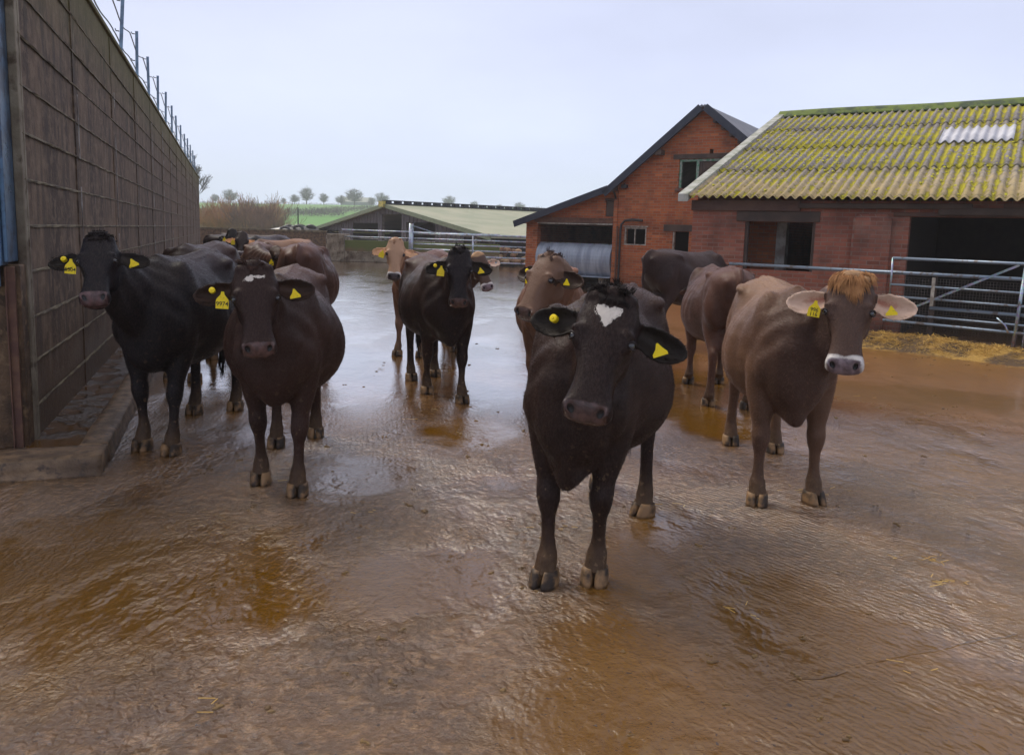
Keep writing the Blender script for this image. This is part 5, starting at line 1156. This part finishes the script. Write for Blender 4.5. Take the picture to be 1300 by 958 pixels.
    for (which, kinds, txt) in sp.get('tags', ()):     # which: -1 = cow's right ear (left in the picture)
        b0, e_, nf, wv, sx = earp[0] if which == 1 else earp[1]
        e1 = e_/np.linalg.norm(e_); f1 = nf/np.linalg.norm(nf); 
        lat = np.cross(upv, f1); lat /= np.linalg.norm(lat); f2 = np.cross(lat, upv); f2 /= np.linalg.norm(f2)
        if 'button' in kinds:
            c = b0+e_*.125+wv*(-.012 if len(kinds) > 1 else .0)+f1*.0; m = MB(); m.tube([c-f1*.016, c+f1*.004, c+f1*.008], [.017*kz, .017*kz, .013*kz], 16); m.tube([c+f1*.008, c+f1*.014], [.006, .005], 10)
            m.build('button_tag', M['tag_yellow'], root, smooth=False)
        if 'big' in kinds or 'small' in kinds:
            big = 'big' in kinds; tl_ = sp.get('tilt', 0) if big else sp.get('tilt2', .25); l2 = lat*math.cos(tl_)+upv*math.sin(tl_); u2 = -lat*math.sin(tl_)+upv*math.cos(tl_)
            c = b0+e_*(.075 if big else .105)+wv*(.018 if big else .012)+f2*.022
            W2, Ht, n1, n0_ = (.034, .052, .030, .012) if big else (.030, .030, .024, .006)
            W2 *= kz; Ht *= kz; n1 *= kz; n0_ *= kz
            prof = [(-n0_*.6, n0_), (n0_*.6, n0_), (n0_*.9, -n0_*.4), (W2*.92, -n1), (W2, -n1-Ht*.2), (W2, -n1-Ht), (-W2, -n1-Ht), (-W2, -n1-Ht*.2), (-W2*.92, -n1), (-n0_*.9, -n0_*.4)]
            if not big: prof = [(-n0_*.6, n0_), (n0_*.6, n0_), (W2*.55, -n1*.7), (W2, -n1-Ht*.35), (W2, -n1-Ht*.75), (-W2, -n1-Ht*.75), (-W2, -n1-Ht*.35), (-W2*.45, -n1*.7)]
            m = MB(); K = len(prof); m.add([c+l2*u+u2*v+f2*(.0015+.10*abs(v)*.4) for u, v in prof]+[c+l2*u+u2*v+f2*(-.0015+.10*abs(v)*.4) for u, v in prof], [tuple(range(K)), tuple(range(2*K-1, K-1, -1))]+[(i, K+i, K+(i+1) % K, (i+1) % K) for i in range(K)])
            tg = m.build('ear_tag', M['tag_yellow'], root)
            if txt:
                lines = txt.split('|')
                for li, ln_ in enumerate(lines):
                    cv = bpy.data.curves.new('digits', 'FONT'); cv.body = ln_; cv.align_x = 'CENTER'; cv.align_y = 'CENTER'; cv.size = (.034 if len(lines) == 1 else .031)*kz*(1 if len(ln_) > 2 else 1.05); cv.offset = .0002; cv.space_character = .95
                    to = bpy.data.objects.new('digits', cv); COL.objects.link(to); dg = bpy.context.evaluated_depsgraph_get(); dg.update(); tm = bpy.data.meshes.new_from_object(to.evaluated_get(dg)); bpy.data.objects.remove(to)
                    tm.materials.clear(); tm.materials.append(M['ink']); o = bpy.data.objects.new('tag_number', tm); COL.objects.link(o); o.parent = tg
                    vv = -n1-Ht*(.5 if len(lines) == 1 else (.22, .74)[li]); cc = c+u2*vv+f2*(.0026+.10*abs(vv)*.4)
                    u3 = u2+f2*(-.04); u3 /= np.linalg.norm(u3)
                    o.matrix_local = Matrix(((l2[0], u3[0], f2[0], cc[0]), (l2[1], u3[1], f2[1], cc[1]), (l2[2], u3[2], f2[2], cc[2]), (0, 0, 0, 1)))
    # ---- tail switch
    if sp.get('detail', 2) >= 1:
        m = MB()
        for i in range(60):
            a_ = rnd.uniform(0, 6.28); r_ = rnd.uniform(0, .02); b = np.array([-.87+r_*math.cos(a_), tl+r_*math.sin(a_), rnd.uniform(.46, .56)]); L = rnd.uniform(.15, .27)
            m.tube([b, b+np.array([r_*math.cos(a_)*.8, r_*math.sin(a_)*.8, -L*.5]), b+np.array([rnd.gauss(0, .012), rnd.gauss(0, .012), -L])], [.005, .004, .0006], 4, cap=False)
        m.build('tail_switch', HM['dark'], root, fixn=False)
    return root

GH = 'herd of mixed black and brown cows in the yard'
std = (((-1, ('big', 'button'), None), (1, ('small',), None)))
COWS = [
 dict(id='A', earhair='dark', fur=110000, label='near black cow at the front centre with a white heart shaped star on its forehead', mat='A', s=1.03, vox=.0095, feet=[(.42, 3.588), (.176, 3.546), (.811, 4.55), (.60, 5.05)], poll=(.385, 3.10, 1.435), nose=(.285, 2.945, .990), yaw=-9, hw=1.09,
      ew=.95, knee=(.03, -.01, .02, 0), ear=(.30, .20, .10, .25), star='heart', lock=('dark', 900, .036, 1.7), tags=((-1, ('button',), None), (1, ('small',), None)), tilt2=.35, brisket=.10, fat=1.0, toe=(.1, -.1, -.5, 0), seed=1),
 dict(id='B', fur=90000, label='warm brown cow with cream lined ears, a ginger forelock and a white ringed muzzle', mat='B', s=1.04, vox=.0095, feet=[(1.965, 4.86), (1.582, 4.797), (2.114, 6.07), (1.814, 6.272)], poll=(1.885, 4.42, 1.475), nose=(1.835, 4.30, .985), yaw=-3, hw=1.05,
      ear=(.22, .05, .16, .05), ew=1.02, lock=('ginger', 1150, .095, .35), earhair='cream', tags=((-1, ('big',), '996|116'), (1, ('small',), None)), tilt=-.12, tilt2=.15, brisket=.08, fat=1.0, toe=(.35, -.2, 0, 0), seed=2),
 dict(id='C', earhair='dark', fur=80000, label='dark chestnut cow with small white forehead spots and a yellow tag reading 9974', mat='C', s=1.03, vox=.0105, feet=[(-1.308, 4.718), (-1.604, 4.924), (-1.551, 6.132), (-1.767, 5.802)], poll=(-1.43, 4.34, 1.445), nose=(-1.365, 4.20, 1.0), yaw=0, hw=1.08,
      ear=(.10, .12, .20, .12), star='spots', lock=('brown', 420, .030, 2.0), tags=((-1, ('big', 'button'), '9974'), (1, ('small',), None)), tilt=-.05, tilt2=.2, brisket=.02, fat=1.05, seed=3),
 dict(id='D', earhair='dark', fur=70000, label='jet black curly topped cow beside the concrete wall, its yellow tag reading 5304', mat='D', s=1.08, vox=.011, feet=[(-2.448, 5.514), (-2.705, 5.612), (-2.50, 6.98), (-2.80, 6.80)], poll=(-2.665, 5.06, 1.57), nose=(-2.57, 4.80, 1.20), yaw=-12, hw=1.02,
      ear=(.22, .15, .20, .1), lock=('dark', 1200, .040, 1.9), tags=((-1, ('big', 'button'), '5304'), (1, ('small',), None)), tilt=-.08, tilt2=.4, brisket=.0, fat=.98, seed=4),
 dict(id='E', earhair='dark', fur=40000, label='black cow in the middle of the yard with plain yellow tags in both ears', mat='E', s=1.06, vox=.013, feet=[(-.46, 7.563), (-.852, 7.967), (-.871, 8.966), (-1.107, 8.679)], poll=(-.50, 7.20, 1.50), nose=(-.49, 7.08, 1.03), yaw=2, hw=1.02,
      ear=(.30, .12, .35, .12), lock=('dark', 400, .038, 1.7), tags=((-1, ('big', 'button'), None), (1, ('small',), None)), tilt=-.1, tilt2=.2, brisket=.06, fat=1.02, seed=5),
 dict(id='F', fur=14000, label='fawn faced cow with cream ears peering out behind the black mid yard cow', mat='F', s=1.05, vox=.016, feet=[(-1.22, 10.35), (-1.54, 10.388), (-.95, 11.7), (-1.25, 11.8)], poll=(-1.475, 9.85, 1.55), nose=(-1.475, 9.70, 1.10), yaw=0, hw=1.0,
      ear=(.30, .05, .30, .05), lock=('fawn', 60, .05, 1), tags=((-1, ('big',), None),), tilt=-.3, seed=6),
 dict(id='G', label='hidden brown cow whose white edged muzzle shows right of the black mid yard cow', mat='B', s=1.0, vox=.018, feet=[(-.80, 10.95), (-1.10, 11.0), (-1.05, 12.25), (-1.35, 12.25)], poll=(-.47, 10.2, 1.40), nose=(-.325, 10.05, .98), yaw=14, hw=.98, ear=(.3, .1), seed=7),
 dict(id='H', earhair='brown', fur=40000, label='brown cow with head turned aside and a yellow tag reading 28 over 72', mat='H', s=1.03, vox=.011, feet=[(.50, 7.35), (.188, 7.545), (.62, 8.75), (.33, 8.85)], poll=(.255, 6.45, 1.50), nose=(.075, 6.30, 1.035), yaw=-40, hw=1.12,
      ear=(.20, .0, .15, .25), lock=('brown', 300, .045, 1.8), tags=((-1, ('big', 'button'), '28|72'), (1, ('small',), None)), tilt=.05, tilt2=.0, brisket=.05, seed=8),
 dict(id='I', fur=20000, label='dark brown cow turned away in front of the brick building, head hidden', mat='I', s=1.12, vox=.018, feet=[(3.15, 13.2), (3.40, 12.9), (2.20, 12.55), (2.42, 12.2)], poll=(3.75, 14.0, 1.25), nose=(3.95, 14.3, .90), look=.9, lock=('dark', 40, .04, 1), seed=9),
 dict(id='J', fur=35000, label='reddish brown cow seen from behind, just left of the ginger forelocked cow', mat='K', s=1.05, vox=.014, feet=[(2.06, 9.05), (2.42, 9.1), (2.0, 7.85), (2.36, 7.75)], poll=(2.3, 9.65, 1.25), nose=(2.4, 9.95, .88), look=1.5, tail=.03, seed=10),
 dict(id='K', fur=20000, label='reddish brown cow seen from behind just beyond the cow tagged 9974', mat='K', s=1.11, vox=.016, feet=[(-2.90, 10.6), (-2.55, 10.65), (-2.72, 9.4), (-2.38, 9.45)], poll=(-2.8, 11.15, 1.2), nose=(-2.85, 11.5, .85), look=1.7, seed=11),
 dict(id='O', fur=14000, label='dark brown cow behind the jet black curly topped cow, only its back showing', mat='I', s=1.10, vox=.018, feet=[(-3.38, 8.25), (-3.66, 8.3), (-3.45, 9.75), (-3.75, 9.7)], poll=(-3.45, 7.85, 1.30), nose=(-3.42, 7.65, .85), yaw=0, tilt=0, seed=12),
 dict(id='M', label='far cow with a dark face, cream ears and light brown back turned right', mat='M', s=1.08, vox=.018, feet=[(-4.75, 14.75), (-5.05, 14.95), (-4.15, 15.95), (-4.4, 16.15)], poll=(-4.86, 14.15, 1.56), nose=(-4.80, 13.9, 1.18), yaw=0, ear=(.3, .05), tags=((-1, ('big',), None),), seed=13),
 dict(id='L', label='far black cow beside the dark faced cream eared cow, one yellow tag showing', mat='D', s=1.12, vox=.018, feet=[(-5.1, 15.8), (-5.4, 15.9), (-4.9, 17.1), (-5.2, 17.2)], poll=(-5.42, 15.2, 1.60), nose=(-5.30, 15.0, 1.22), yaw=5, ear=(.3, .1), tags=((-1, ('big',), None),), seed=14),
 dict(id='N', label='brown cow with its black nosed head lowered rightwards beyond the cow tagged 9974', mat='K', s=1.05, vox=.018, feet=[(-4.1, 13.0), (-4.35, 13.15), (-4.5, 14.2), (-4.75, 14.3)], poll=(-3.72, 12.2, 1.36), nose=(-3.38, 12.0, 1.14), look=-.9, ear=(.3, .1), tags=((-1, ('big',), None),), seed=15),
 dict(id='P', label='black cow side on behind the far cream eared cow, only its back line showing', mat='D', s=1.1, vox=.022, feet=[(-5.3, 17.0), (-5.3, 17.4), (-6.5, 17.2), (-6.5, 17.6)], poll=(-4.85, 17.6, 1.2), nose=(-4.6, 17.8, .85), look=0.0, detail=0, seed=16),
 dict(id='Q', label='farthest dark cow standing side on in front of the timber shed', mat='I', s=1.12, vox=.022, feet=[(-5.7, 19.2), (-5.7, 19.6), (-7.0, 19.3), (-7.0, 19.7)], poll=(-5.25, 19.6, 1.35), nose=(-5.0, 19.8, 1.0), look=0.0, detail=0, seed=17),
]
import os
for sp in COWS:
    sp['group'] = GH; build_cow(sp)

# ------------------------------------------------------------------ thin winter haze
hz = MB(); hz.box(-330, 330, -25, 530, -4, 34)
hm = bpy.data.materials.new('winter_haze'); hm.use_nodes = True; ht = hm.node_tree; ht.nodes.clear(); ho = ht.nodes.new('ShaderNodeOutputMaterial'); hv = ht.nodes.new('ShaderNodeVolumePrincipled')
hv.inputs['Color'].default_value = (.93, .96, 1, 1); hv.inputs['Density'].default_value = .0009; hv.inputs['Anisotropy'].default_value = .2; ht.links.new(hv.outputs[0], ho.inputs['Volume'])
hz.build('haze', hm, kind='stuff')
